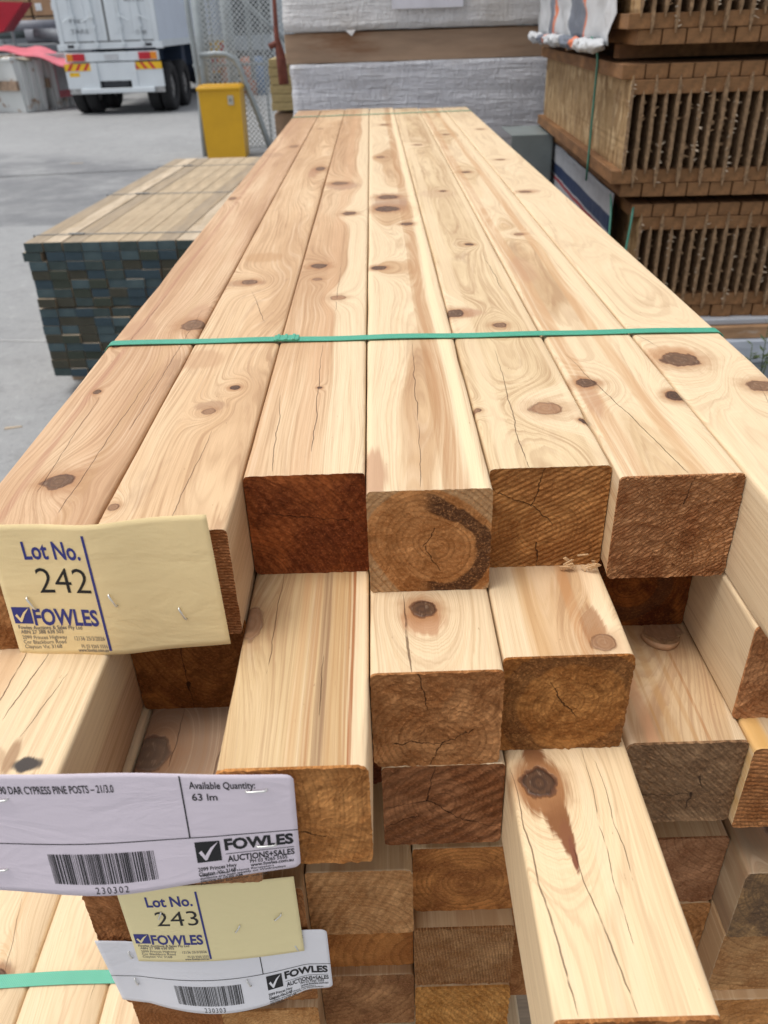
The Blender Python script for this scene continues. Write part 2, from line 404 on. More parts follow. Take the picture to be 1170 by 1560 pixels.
for row in range(15):
    z0 = -1.275 + .0452 * row + (.008 if row >= 8 else 0) - G
    for col in range(11):
        y0 = rb.uniform(-.004, .004) - (.012 if rb.random() < .08 else 0) ; dx = rb.uniform(-.003, .003) + (-.012 if row < 8 else 0) + (-.02 if (row == 13 and col == 0) else 0)
        ti, ei = rb.randrange(4), rb.choice((0, 0, 1, 1, 2, 3, 4, 4)) if row < 14 else rb.choice((0, 0, 1))
        if (ti, ei) not in bm_cache:
            b = MB(); b.box(0, .0905, 0, 2.75, 0, .0438, b=.0018)
            me = bpy.data.meshes.new('board'); me.from_pydata(b.v, [], b.f); me.materials.append(ct[ti]); me.materials.append(ce[ei])
            for p in me.polygons: p.material_index = 1 if p.normal.y < -.3 else 0
            bm_cache[(ti, ei)] = me
        o = bpy.data.objects.new('board', bm_cache[(ti, ei)]); COL.objects.link(o); o.parent = pk; o.location = (.0935 * col + dx, y0, z0 + rb.uniform(0, .0008)); o.rotation_euler = (0, rb.uniform(-.008, .008), rb.uniform(-.0012, .0012))
m_tie = simple('grey_tie', (.17, .18, .18), .5)
for k, yy in enumerate((.16, 1.25, 2.35)):
    b = MB(); tz = .092 + .0452 * 15 + .0065 - .007 + .02
    tz = (-1.275 - G) + .0452 * 15 + .0085
    b.box(-.02, 1.045, yy, yy + .014, tz, tz + .001); b.box(-.022, -.0195, yy, yy + .014, .09, tz); b.box(1.042, 1.045, yy, yy + .014, .09, tz)
    b.box(.16, .24, yy - .006, yy + .020, tz + .001, tz + .005, b=.001)
    b.build('tie_band', [m_tie], pk)
for k, yy in enumerate((.2, 1.3, 2.4)):
    b = MB(); b.box(-.02, 1.05, yy, yy + .09, .002, .1035, b=.002); o = b.build('timber_bearer', [old], None, pk.location); o.rotation_euler = pk.rotation_euler
    tag(o, ('near', 'middle', 'far')[k] + ' dark bearer under the treated board pack', 'bearer', 'bearers under the board pack')

# ================================================================== wrapped pallets behind the far end
def wrapmat(name, c1, c2, dust=(.42, .38, .35), st=(1.2, 1, 14)):
    mm, b = begin(name); P = coord()
    f = noi(vscale(P, st), 2.2, 5, .62, 1.6); f2 = noi(vscale(P, (5, 5, 60)), 1.0, 4, .6, .8); n = noi(P, 2.6, 5, .6)
    c = mix(f, c1, c2); c = mix(sstep(n, .50, .66) * .45, c, dust); c = mix(sstep(f2, .58, .72) * .4, c, tuple(min(1, q * 1.35) for q in c2))
    f3 = noi(vscale(P, (22, 5, 9)), 1.0, 4, .6, 2.5); finish(b, mix(sstep(f3, .58, .72) * .3, c, tuple(min(1, q * 1.3) for q in c2)), .28, bump=f + f2 * .4 + f3 * .8, bd=.014, spec=.5, bs=1.0); return mm
m_wr1 = wrapmat('stretch_wrap_grey', (.50, .51, .55), (.68, .69, .74)); m_wr2 = wrapmat('stretch_wrap_white', (.58, .575, .58), (.76, .76, .77), dust=(.47, .42, .36))
def wrapped(name, x0, x1, y0, y1, z0, z1, mat, seed, amp=.005):
    nx, ny, nz = 40, 16, 22; vs = []; fs = []; idx = {}
    per = [(lerp(x0, x1, i / nx), y0) for i in range(nx)] + [(x1, lerp(y0, y1, j / ny)) for j in range(ny)] + [(lerp(x1, x0, i / nx), y1) for i in range(nx)] + [(x0, lerp(y1, y0, j / ny)) for j in range(ny)]
    N = len(per); cx, cy = (x0 + x1) / 2, (y0 + y1) / 2
    for k in range(nz + 1):
        z = lerp(z0, z1, k / nz)
        for (px, py) in per:
            q = Vector((px * 3, py * 3, z * 16)); d = mnoise.fractal(q + Vector((seed, 0, 0)), 1, 2, 4) * amp + abs(mnoise.noise(Vector((px * 2, py * 2, z * 40 + px * 9 + seed)))) * amp * .8
            corner = (abs(px - x0) < 1e-6 or abs(px - x1) < 1e-6) and (abs(py - y0) < 1e-6 or abs(py - y1) < 1e-6)
            dx, dy = (1 if px > cx else -1) * (abs(abs(px - cx) - (x1 - x0) / 2) < 1e-6), (1 if py > cy else -1) * (abs(abs(py - cy) - (y1 - y0) / 2) < 1e-6)
            s = -.008 if corner else 0
            vs.append((px + dx * (d + s), py + dy * (d + s), z + .004 * mnoise.noise(Vector((px * 8, py * 8, seed))) * (k in (0, nz))))
    for k in range(nz):
        for i in range(N):
            fs.append((k * N + i, k * N + (i + 1) % N, (k + 1) * N + (i + 1) % N, (k + 1) * N + i))
    fs.append(tuple(nz * N + i for i in range(N))); fs.append(tuple(reversed(range(N))))
    return mesh_obj(name, vs, fs, mat, smooth=True)
PY = 4.2
o = wrapped('wrapped_pack', -.365, .872, PY, 5.35, -.272, .118, m_wr1, 3); tag(o, 'lower white plastic wrapped pack behind the far end of the posts', 'wrapped pack', 'plastic wrapped packs')
b = MB()
for q in range(5):       # loose gathered corner of film
    b.tube([(.862 + .004 * q, PY - .002, .115 - .01 * q), (.868, PY - .01, .02 - .06 * q), (.860 - .01 * q, PY - .006, -.16 - .02 * q)], [.004, .007, .003], 6)
b.build('film_folds', [m_wr2], parent=o, smooth=True)
m_bt = simple('brown_sawn_timber', (.36, .25, .17), .8, var=.25, scale=3, stretch=(1, 1, 6), bd=.001, dirt=(.24, .12, .06), dscale=1.8, dlo=.5, dhi=.75)
b = MB(); b.box(-.375, .834, PY + .01, PY + .13, .120, .240, b=.004); o = b.build('timber_beam', [m_bt]); tag(o, 'thick brown timber beam between the two wrapped packs', 'timber beam')
for k in (1, 2):
    b = MB(); b.box(-.37, .834, PY + .01 + .5 * k, PY + .13 + .5 * k, .120, .240, b=.004); o = b.build('timber_beam', [m_bt]); tag(o, 'timber beam %s under the upper wrapped pack' % ('in the middle', 'at the back')[k - 1], 'timber beam')
o = wrapped('wrapped_pack', -.378, .900, PY - .005, 5.35, .246, .86, m_wr2, 9, .006); tag(o, 'upper wrapped pack with a blank white label sheet, on the thick beam', 'wrapped pack', 'plastic wrapped packs')
b = MB(); b.box(.113, .428, PY - .024, PY - .0225, .322, .56); b.build('label_sheet', [simple('blank_label', (.66, .66, .72), .5)], parent=o)
for xx in (-.10,):
    b = MB(); b.add([(xx, PY - .012, .25), (xx + .05, PY - .012, .25), (xx + .03, PY - .02, .226), (xx, PY - .01, .247), (xx + .05, PY - .009, .247), (xx + .03, PY - .017, .225)], [(0, 2, 1), (3, 4, 5), (0, 1, 4, 3), (1, 2, 5, 4), (2, 0, 3, 5)])
    b.build('torn_film', [m_wr2], parent=o)
# stack that carries the pallets
m_blk = simple('brown_block', (.27, .19, .13), .85, var=.3, scale=10)
for (xx, lab) in ((-.33, 'left'), (.22, 'middle'), (.775, 'right')):
    for k in range(2):
        b = MB(); b.box(xx, xx + .085, PY + .02, PY + 1.0, -.275 - .045 * (k + 1) + .001, -.275 - .045 * k - .0005, b=.002); o = b.build('timber_bearer', [m_blk])
        tag(o, '%s %s bearer under the lower wrapped pack' % (('upper', 'lower')[k], lab), 'bearer', 'bearers under the wrapped packs')
o = wrapped('wrapped_pack', -.36, .86, PY + .05, 5.3, -.86, -.367, m_wr1, 15); tag(o, 'wrapped pack low behind the post stack, mostly hidden', 'wrapped pack', 'plastic wrapped packs')
for xx in (-.3, .2, .7):
    b = MB(); b.box(xx, xx + .14, PY + .1, PY + 1.0, G + .001, -.862); o = b.build('support_block', [m_blk]); tag(o, ('left', 'middle', 'right')[int((xx + .3) * 2 + .1)] + ' tall dark support under the hidden wrapped pack', 'support')
m_gry = simple('greenish_plastic', (.20, .235, .235), .35, spec=.6)
b = MB(); b.box(.60, .775, 3.72, 3.725, -.50, -.15, b=.002); b.box(.772, .776, 3.72, 4.05, -.50, -.15); b.box(.60, .775, 3.725, 4.05, -.153, -.15)
o = b.build('plastic_cover', [m_gry]); tag(o, 'grey green plastic cover at the right far corner of the post stack', 'plastic cover')
b = MB(); b.box(.56, .80, 3.70, 4.1, G + .001, -.502, b=.01); o = b.build('dark_crate', [simple('dark_crate', (.05, .05, .055), .7)]); tag(o, 'dark crate standing under the grey green plastic cover', 'crate')

# small stack of yellowish boards left of the wrapped packs
m_yb = simple('yellowish_board', (.34, .27, .13), .8, var=.25, scale=20, stretch=(1, 1, 4))
pk2 = empty('board_pack', (-.60, 5.45, G)); tag(pk2, 'narrow stack of yellow brown boards left of the wrapped packs', 'timber stack')
for k in range(6):
    b = MB(); b.box(0, .135, 0, .9, 0, .044, b=.003); q = b.build('board', [m_yb], pk2, (.0 + .004 * (k % 2), 0, 1.21 + .046 * k))
    b = MB(); b.box(0, .05, 0, .9, 0, .044, b=.003); q = b.build('board', [m_yb], pk2, (.139, .05, 1.19 + .046 * k))
b = MB(); b.box(.0, .19, .1, .8, 0, 1.185, b=.004); b.build('base_block', [m_blk], pk2)
b = MB(); b.tube([(-.50, 5.3, -.02), (-.505, 5.3, .12), (-.52, 5.3, .22), (-.515, 5.32, .50), (-.515, 5.32, .9)], [.03, .028, .014, .010, .010], 8)
b.tube([(-.565, 5.29, .17), (-.53, 5.3, .185), (-.50, 5.3, .19)], .016, 8)
o = b.build('rusty_bar', [simple('rusty_red_steel', (.16, .045, .03), .7, var=.5, scale=15)], smooth=True); tag(o, 'rusty red steel bar leaning between the fence and the upper wrapped pack', 'steel bar')

# ================================================================== packs of timber I joists on the right
def osb(name, c1, c2, sc_=24, st=(3, 1.2, 1)):
    mm, b = begin(name); P = coord()
    v = nd('ShaderNodeTexVoronoi'); v.feature = 'F1'; put(v.inputs['Vector'], vscale(P, st)); v.inputs['Scale'].default_value = sc_
    cs = sep(S(v.outputs['Color'])); n = noi(P, 60, 4, .65)
    c = mix(cs[0], c1, c2); c = mix(sstep(cs[1], .65, .9) * .6, c, (.66, .50, .30)); c = mix(sstep(cs[2], .7, .9) * .6, c, (.20, .11, .05)); c = mix(sstep(n, .5, .7) * .4, c, (.17, .10, .05))
    finish(b, c, .75, bump=cs[0] + n, bd=.0015, spec=.2); return mm
m_osb = osb('osb_face', (.30, .19, .09), (.46, .31, .16), 15, (2, 2.6, 1.25)); m_osbe = simple('osb_edge', (.30, .19, .105), .9, var=.45, scale=120, bd=.0015)
m_fl = simple('flange_timber', (.25, .125, .050), .8, var=.45, scale=40, bd=.0008, stretch=(1, .2, 1), dirt=(.15, .07, .03), dscale=9, dlo=.4, dhi=.7)
m_spl = simple('pale_splinter', (.52, .42, .31), .8)
JH = .302; FW, FT = .0605, .036
def joist_pack(loc, rz, n, label, seed, L=1.6, tone=None):
    root = empty('joist_pack', loc, rz); tag(root, label, 'joist pack', 'packs of timber joists on the right'); r = random.Random(seed)
    flm = []
    for v in range(3):
        b = MB(); b.box(0, FW, 0, L, 0, FT, b=.002); me = bpy.data.meshes.new('flange'); me.from_pydata(b.v, [], b.f); me.materials.append(m_fl); flm.append(me)
    for i in range(n):
        typ = i % 2                       # alternate joists are nested one flange lower
        xc = .0315 + i * .0318; z0 = 0.0 if typ else FT + .001
        # ragged sawn web: a strip of segments
        nz = 26; vs = []; fs = []; za, zb = z0 + FT * .72, z0 + JH - FT * .72; t0 = .0046
        for k in range(nz + 1):
            z = lerp(za, zb, k / nz); wd = t0 * (1 - .8 * max(0, 1 - min(k, nz - k) / 2.5)) if min(k, nz - k) < 2.5 else t0 * r.uniform(.88, 1.10)
            ox = r.uniform(-.0006, .0006); yy = -.004 + r.uniform(-.001, .001)
            vs += [(xc + ox - wd, yy, z), (xc + ox + wd, yy, z), (xc + t0 * .9, L, z), (xc - t0 * .9, L, z)]
        for k in range(nz):
            a = 4 * k
            for q in range(4): fs.append((a + q, a + (q + 1) % 4, a + 4 + (q + 1) % 4, a + 4 + q))
        fs.append((3, 2, 1, 0)); a = 4 * nz; fs.append((a, a + 1, a + 2, a + 3))
        if i == 0: fm = [1 if (f % 4) == 3 else 0 for f in range(nz * 4)] + [0, 0]
        else: fm = [0] * len(fs)
        w_ = mesh_obj('joist', vs, fs, [m_osbe, m_osb], fm, parent=root)
        for (zz, nm) in ((z0, 'b'), (z0 + JH - FT, 't')):
            o = bpy.data.objects.new('flange', r.choice(flm)); COL.objects.link(o); o.parent = w_; o.location = (xc - FW / 2, r.uniform(-.006, .006) + .004, zz)
        b = MB()
        for k in range(16):
            z = r.uniform(z0 + .04, z0 + JH - .04); s = r.choice((-1, 1)); a = r.uniform(-.9, .9); l = r.uniform(.002, .010) * (1.6 if r.random() < .12 else 1)
            p = Vector((xc + s * t0 * .8, -.006, z)); d = Vector((s * math.cos(a), -r.uniform(.1, .8), math.sin(a))) * l; nn = Vector((-math.sin(a), 0, math.cos(a))) * r.uniform(.0006, .0022)
            b.add([p - nn, p + nn, p + d + nn * .5, p + d - nn * .5, p - nn + Vector((0, .002, 0)), p + nn + Vector((0, .002, 0))], [(0, 1, 2, 3), (4, 3, 2, 5), (0, 3, 4), (1, 5, 2)])
        q = b.build('splinters', [m_spl if i % 3 == 0 else m_osbe], w_); q['kind'] = 'stuff'
    return root
jz = math.radians(-2.6)
joist_pack((.692, 2.455, -.178), jz, 25, 'middle pack of nested timber joists with a flaky board face on its left side', 4)
joist_pack((.765, 2.46, -.540), jz, 23, 'lower pack of nested timber joists partly behind the palest post', 5)
joist_pack((.690, 2.45, .205), jz, 25, 'upper pack of nested timber joists at the top right corner', 6)
for (z0, lab) in ((.182, 'between the middle and upper joist packs'),):
    for k, yy in enumerate((2.62, 3.3)):
        b = MB(); b.box(.72, 1.5, yy, yy + .05, z0 - .013, z0 + .0225); o = b.build('timber_bearer', [m_fl]); tag(o, ('front', 'back')[k] + ' dark bearer ' + lab, 'bearer', 'bearers between joist packs')
for k, yy in enumerate((2.60, 3.3)):
    b = MB(); b.box(.80, 1.5, yy, yy + .05, -.2015, -.1785); o = b.build('timber_bearer', [m_fl]); tag(o, ('front', 'back')[k] + ' dark bearer between the middle and lower joist packs', 'bearer', 'bearers between joist packs')
# printed wrap over the left side of the upper pack
def wrapprint(name, kind):
    mm, b = begin(name); P = coord(); x, y, z = sep(P); n = noi(P, 9, 4, .6, .5); n2 = noi(P, 30, 3)
    c = mix(n, (.40, .42, .44), (.60, .61, .63))
    if kind == 'grey':
        u = y * 1.0 - z * .55 + (n - .5) * .17        # slanting panels
        c = mix(sstep(u, .50, .51) * sstep(u, .745, .735), c, mix(n2, (.12, .14, .18), (.16, .18, .22)))
        c = mix(sstep(u, .455, .46) * sstep(u, .505, .50), c, (.62, .17, .075))
        c = mix(sstep(u, 1.07, 1.075) * sstep(u, 1.12, 1.115), c, (.62, .17, .075)); c = mix(sstep(u, 1.12, 1.125) * sstep(u, 1.25, 1.245), c, (.15, .17, .21))
    else:
        t = z + (n - .5) * .01
        c = mix(n, (.30, .31, .34), (.43, .44, .47))
        c = mix(sstep(t, .258, .254) * sstep(t, .208, .211), c, (.012, .028, .085)); c = mix(sstep(t, .203, .201) * sstep(t, .188, .190), c, (.33, .03, .04))
    finish(b, c, .4, bump=n + n2 * .4, bd=.006, spec=.5); return mm
def sheet(name, mat, yl_, zl, xf, parent=None, loc=(0, 0, 0), rz=0.0, ny=36, nz=16, th=.0015):
    vs, fs = [], []
    for s in (0, 1):
        for j in range(nz + 1):
            for i in range(ny + 1):
                yy = lerp(yl_[0], yl_[1], i / ny); zz = lerp(zl[0], zl[1], j / nz); vs.append((xf(yy, zz) + s * th, yy, zz))
    N = (ny + 1) * (nz + 1)
    for j in range(nz):
        for i in range(ny):
            a = j * (ny + 1) + i; fs.append((a, a + ny + 1, a + ny + 2, a + 1)); fs.append((a + N, a + N + 1, a + N + ny + 2, a + N + ny + 1))
    bord = [i for i in range(ny + 1)] + [j * (ny + 1) + ny for j in range(1, nz + 1)] + [nz * (ny + 1) + i for i in range(ny - 1, -1, -1)] + [j * (ny + 1) for j in range(nz - 1, 0, -1)]
    for q in range(len(bord)): a, c_ = bord[q], bord[(q + 1) % len(bord)]; fs.append((a, c_, c_ + N, a + N))
    o = mesh_obj(name, vs, fs, mat, parent=parent, loc=loc, smooth=True); o.rotation_euler = (0, 0, rz); return o
m_pw = wrapprint('printed_wrap_grey', 'grey')
def xf1(y_, z_): return -.016 + .010 * math.sin(z_ * 60 + 5 * mnoise.noise(Vector((y_ * 5, z_ * 4, 2)))) * mnoise.noise(Vector((y_ * 9, z_ * 6, 8))) * 2 - .035 * max(0, .10 - z_) * (1 + .6 * math.sin(y_ * 17)) * 2 + .008 * mnoise.noise(Vector((y_ * 6, z_ * 9, 1))) + .02 * max(0, .12 - y_) * 5
o = sheet('plastic_wrap', m_pw, (.10, 1.58), (.012, .42), xf1, None, (.690, 2.45, .192), jz); tag(o, 'loose printed plastic wrap in grey, slate and orange on the upper joist pack', 'plastic wrap')
vs, fs = [], []; n1, n2_ = 150, 20
for i in range(n1 + 1):
    yy = .10 + 1.48 * i / n1; cx_ = -.046 + .012 * mnoise.noise(Vector((yy * 5, 1, 0))); cz_ = .010 + .007 * mnoise.noise(Vector((yy * 6, 5, 0))); tp_ = .82 * min(1, (i + .3) / 6, (n1 - i + .3) / 6)
    for j in range(n2_):
        a = 2 * math.pi * j / n2_; rr = (.021 + .011 * mnoise.fractal(Vector((yy * 22, math.cos(a) * 1.4, math.sin(a) * 1.4)), 1, 2, 4) + .006 * abs(mnoise.noise(Vector((yy * 60, a * 2, 3))))) * tp_
        vs.append((cx_ + rr * 1.2 * math.cos(a), yy, cz_ + rr * .85 * math.sin(a)))
for i in range(n1):
    for j in range(n2_): fs.append((i * n2_ + j, i * n2_ + (j + 1) % n2_, (i + 1) * n2_ + (j + 1) % n2_, (i + 1) * n2_ + j))
mesh_obj('gathered_hem', vs, fs, m_pw, parent=o, smooth=True)
m_pn = wrapprint('printed_wrap_navy', 'navy')
def xf2(y_, z_): return -.030 + .006 * mnoise.noise(Vector((y_ * 5, z_ * 9, 4)))
o = sheet('plastic_wrap', m_pn, (.12, 1.5), (.0, .325), xf2, None, (.765, 2.46, -.515), jz); tag(o, 'silver plastic wrap with navy and red bands on the lower joist pack', 'plastic wrap')
# pale wrapped packs, bearer and planks under the joists
m_lg = simple('pale_grey_film', (.40, .42, .46), .4, var=.15, scale=6)
b = MB(); b.box(.80, 1.6, 2.42, 3.9, -.560, -.5405, b=.004); o = b.build('plastic_sheet', [m_lg]); tag(o, 'grey film lying under the lower joist pack', 'film')
m_ob = simple('orange_brown_plank', (.36, .21, .11), .75, var=.3, scale=12, dirt=(.42, .32, .24), dscale=14, dlo=.55, dhi=.7, stretch=(1, 1, 4))
b = MB(); b.box(.80, 1.6, 2.40, 2.62, -.598, -.5605, b=.002); o = b.build('plank', [m_ob]); tag(o, 'orange brown plank under the lower joist pack', 'plank')
b = MB(); b.box(.80, 1.6, 3.4, 3.6, -.598, -.5605, b=.002); o = b.build('plank', [m_ob]); tag(o, 'rear plank under the lower joist pack', 'plank')
o = wrapped('wrapped_pack', .80, 1.65, 2.38, 3.9, -.668, -.599, simple('pale_blue_film', (.44, .48, .55), .4), 21, .003); tag(o, 'thin pale blue wrapped pack under the orange brown plank', 'wrapped pack')
o = wrapped('wrapped_pack', .80, 1.65, 2.40, 3.9, -1.28, -.670, simple('blue_grey_film', (.26, .29, .32), .45), 22, .004); tag(o, 'blue grey wrapped pack at the bottom of the joist stack', 'wrapped pack')
for xx in (.86, 1.45):
    b = MB(); b.box(xx, xx + .1, 2.45, 3.85, G + .001, -1.281); o = b.build('timber_bearer', [m_blk]); tag(o, ('left', 'right')[xx > 1] + ' bearer under the blue grey wrapped pack', 'bearer', 'bearers under the joist stack')
# green tie strings on the joist packs
m_ts = simple('green_string', (.07, .24, .18), .45)
def ystr(pts, r, label):
    b = MB(); b.tube(pts, r, 6); o = b.build('tie_strap', [m_ts], smooth=True); tag(o, label, 'strap', 'green straps on the joist packs')
a0 = math.cos(jz), math.sin(jz)
def jl(px, py, pz, o_=(.692, 2.455, -.178)): return (o_[0] + px * a0[0] - py * a0[1], o_[1] + px * a0[1] + py * a0[0], o_[2] + pz)
ystr([jl(-.030, .33, .40), jl(-.006, .33, .352), jl(-.004, .33, .33), jl(-.003, .332, .05), jl(-.004, .33, -.005)], .0035, 'thin green strap down the flaky side of the middle joist pack')
ystr([jl(.045, .17, -.020), jl(.035, .10, -.06), jl(.028, .06, -.12), jl(.034, .05, -.20)], .0035, 'green strap hanging over the corner of the silver wrap')
ystr([jl(.080, .02, -.028), jl(.074, .0, -.06), jl(.066, -.002, -.18), jl(.066, -.002, -.33)], .0035, 'green strap down the corner of the lower joist pack')

# ================================================================== weed by the right edge
mw, b = begin('weed_leaf'); P = coord(); finish(b, mix(noi(P, 40, 3), (.045, .075, .03), (.10, .13, .06)), .6, spec=.3)
root = empty('weed', (1.03, 2.02, G)); tag(root, 'tall thin green weed at the right edge beside the joist packs', 'plant')
rw = random.Random(12)
for s in range(7):
    px, py = rw.uniform(-.05, .14), rw.uniform(-.06, .06); pts = []; hh = rw.uniform(.75, 1.12)
    for k in range(12): t = k / 11; pts.append(Vector((px + .06 * math.sin(s * 2 + t * 3) * t, py + .05 * math.cos(s * 3 + t * 2) * t, hh * t)))
    b = MB(); b.tube(pts, [.0035 * (1 - .7 * k / 11) for k in range(12)], 6); st = b.build('stem', [mw], root, smooth=True)
    b = MB()
    for k in range(70):
        t = rw.uniform(.25, 1.0); i = min(10, int(t * 11)); p = pts[i].lerp(pts[i + 1], t * 11 - i); a = rw.uniform(0, 6.28); e = rw.uniform(-.2, .9); L = rw.uniform(.012, .034); w2 = L * .20
        d = Vector((math.cos(a) * math.cos(e), math.sin(a) * math.cos(e), math.sin(e))); q = d.cross(Vector((0, 0, 1))).normalized() * w2
        b.add([p, p + d * L * .5 + q, p + d * L, p + d * L * .5 - q], [(0, 1, 2, 3)])
    lf = b.build('leaves', [mw], st); lf['kind'] = 'stuff'

# bits of scrap on the concrete
for i, (px, py, L_, a_, lab) in enumerate(((-1.81, 3.61, .08, .25, 'small brown sliver of wood on the concrete at the left edge'), (-4.36, 12.75, .18, .1, 'flat pale scrap on the damp concrete'), (-2.9, 7.3, .05, 1.0, 'tiny wood chip on the concrete beyond the board pack'))):
    b = MB(); b.add([(-L_ / 2, -.008, 0), (L_ / 2, -.004, 0), (L_ * .55, .005, 0), (-L_ * .4, .010, 0), (-L_ / 2, -.006, .006), (L_ / 2, -.003, .004), (L_ * .5, .004, .005), (-L_ * .4, .008, .007)], [(3, 2, 1, 0), (4, 5, 6, 7), (0, 1, 5, 4), (1, 2, 6, 5), (2, 3, 7, 6), (3, 0, 4, 7)])
    o = b.build('wood_scrap', [m_spl], None, (px, py, G + .001)); o.rotation_euler = (0, 0, a_); tag(o, lab, 'scrap', 'scraps on the concrete')

# ================================================================== ground and main structure come from build_yard() below
X1 = [-0.270 + W_ * c for c in range(7)]
RED = (0.38, 0.17, 0.075); PINK = (0.46, 0.26, 0.15); BRN = (0.33, 0.18, 0.10); HON = (0.60, 0.385, 0.20)
DK = (0.10, 0.05, 0.035)
GT = 'square cypress posts of the top pack'
def P1(L, c, y, label, seed, **kw):
    off = {1: 0, 2: -0.0005, 3: 0.0045}[L]
    far = 3.39 - 0.013 * c + 0.02 * math.sin(seed * 5)
    return post(X1[c] + off, -(L - 1) * H, y, label, kw.pop('group', GT), seed, L=far - y, **kw)
# ---- first layer, left to right
P1(1, 0, .435, 'leftmost tan top post, oval brown knot just above the yellow 242 card', 11, pith=(-.075, -.01), sapR=.17, heart=(.66, .40, .23), streak=(.42, .22, .13), streaks=.5, freq=300, figure=1.5,
   knots=[(-.224, .517, .0105, 1.05, .75), (-.191, .868, .0125, 1.3, .6), (-.26, .807, .0045, 1.2, .7), (-.245, .685, .003, 1.6, .8), (-.258, 1.62, .007, 1.9, .5), (-.20, 2.35, .011, 2.2, .3)],
   checks=[(-.193, .60, .94, .006, .0004), (-.21, .47, .74, .03, .0004), (-.235, .50, .68, -.02, .0003), (-.25, .8, 1.0, .02, .0003)],
   bands=[(-.247, .004, (.40, .18, .13), .55), (-.205, .006, PINK, .35)], stains=[(-.191, .905, .018, .05, PINK, .6), (-.25, .86, .02, .04, PINK, .6), (-.24, 2.2, .03, .05, BRN, .4)])
P1(1, 1, .444, 'second top post from the left, curly grain, small pale knot by the 242 card', 12, pith=(.06, -.055), sapR=.2, heart=(.72, .46, .26), streak=(.50, .27, .14), streaks=.45, freq=330, warp=.02, figure=2.2,
   knots=[(-.173, .477, .0038, 1.2, .3), (-.134, .633, .0055, 1.0, .25), (-.119, .685, .0048, 1.0, .95), (-.150, 1.034, .010, 1.0, .6), (-.108, 1.95, .010, 2.6, .7), (-.15, 2.75, .008, 1.3, .3)],
   checks=[(-.113, .87, 1.0, -.24, .0005), (-.13, .45, .6, .04, .0003)],
   stains=[(-.134, .645, .018, .014, BRN, .6), (-.16, .76, .025, .03, (.48, .28, .15), .6), (-.145, 1.16, .035, .035, (.46, .26, .12), .6), (-.155, 1.03, .03, .018, BRN, .55), (-.12, 1.9, .014, .09, (.34, .15, .08), .5)], end=(.40, .2, .10), end2=(.3, .13, .055), saw=(math.pi / 2, 2600, 1.1))
P1(1, 2, .515, 'third top post from the left, dark red brown sawn end', 13, pith=(-.06, -.06), sapR=.13, heart=(.68, .42, .235), streak=(.45, .23, .12), streaks=.5, freq=420,
   knots=[(-.064, 1.103, .0105, 1.1, .8), (-.063, 1.038, .006, 1.0, .35), (-.041, .678, .0022, 1.0, .9), (-.034, .954, .009, 1.0, .1), (-.031, 1.446, .011, 1.2, .7), (-.058, 1.75, .016, 1.1, .6)],
   checks=[(-.040, .55, .80, -.015, .0005), (-.068, .52, .67, -.045, .0004), (-.035, .9, 1.1, .0, .0003)],
   bands=[(-.045, .012, (.60, .36, .20), .4)], stains=[(-.05, 1.72, .035, .05, (.36, .2, .13), .6)], end=(.26, .085, .028), end2=(.12, .035, .014), esap=.0,
   ecr=[(-.035, .012, .035, .002, .0001)], saw=(0.5, 900, .35))
P1(1, 3, .487, 'middle top post, dark curved growth ring on its front end', 14, pith=(.004, -.004), sapR=.0505, heart=(.66, .42, .23), streak=(.42, .22, .125), streaks=.5, freq=300, warp=.016,
   knots=[(.017, 1.083, .0095, 1.0, .9), (.064, 1.347, .009, 1.1, .8), (.037, 1.584, .017, 1.1, .75), (.035, 1.474, .020, 1.1, .85), (.03, 2.1, .01, 1.5, .5), (.05, 2.8, .012, 1.5, .5)],
   checks=[(.044, .60, .80, .02, .0004), (.041, .49, .60, .04, .0003)],
   bands=[(.068, .0085, (.46, .24, .14), .85), (.060, .004, RED, .5), (.082, .006, (.84, .65, .41), .9), (.004, .006, SAP, .9)], stains=[(.008, .515, .012, .05, PINK, .8), (.04, 1.53, .035, .10, (.34, .2, .14), .55)],
   end=(.40, .215, .095), end2=(.27, .13, .05), ering=(.0375, .0075, -.008, .95), ecr=[(-.004, -.004, .008, -.026, .0003), (-.004, -.004, .004, .012, .0003)], esap=.8)
P1(1, 4, .5146, 'fifth top post from the left, large pale oval knot and one long drying crack', 15, pith=(.0, -.012), sapR=.072, heart=(.74, .53, .31), streak=(.55, .33, .18), streaks=.35, freq=360, warp=.012, figure=1.1,
   knots=[(.154, .617, .0135, .85, .12), (.144, .834, .0075, 1.0, .55), (.100, .88, .011, 1.1, .85), (.149, 1.197, .006, 1.0, .9), (.179, .592, .004, 1.0, 1.0), (.0945, .618, .004, 1.0, .4), (.144, 1.626, .006, 1.0, .9), (.13, 2.3, .01, 1.3, .4)],
   checks=[(.121, .51, .77, .03, .0005), (.165, .96, 1.15, -.02, .0004)], bands=[(.108, .010, SAP, .6), (.176, .006, SAP, .6)],
   stains=[(.113, .88, .025, .02, (.42, .22, .14), .6), (.13, 1.6, .04, .05, (.50, .33, .2), .4)], end=(.42, .22, .085), end2=(.30, .145, .055), saw=(2.05, 1500, .9),
   ecr=[(-.012, .012, -.045, .028, .0003), (-.012, .012, -.004, .044, .0003), (-.012, .012, .006, -.006, .0004), (-.006, -.022, -.004, -.044, .0008)])
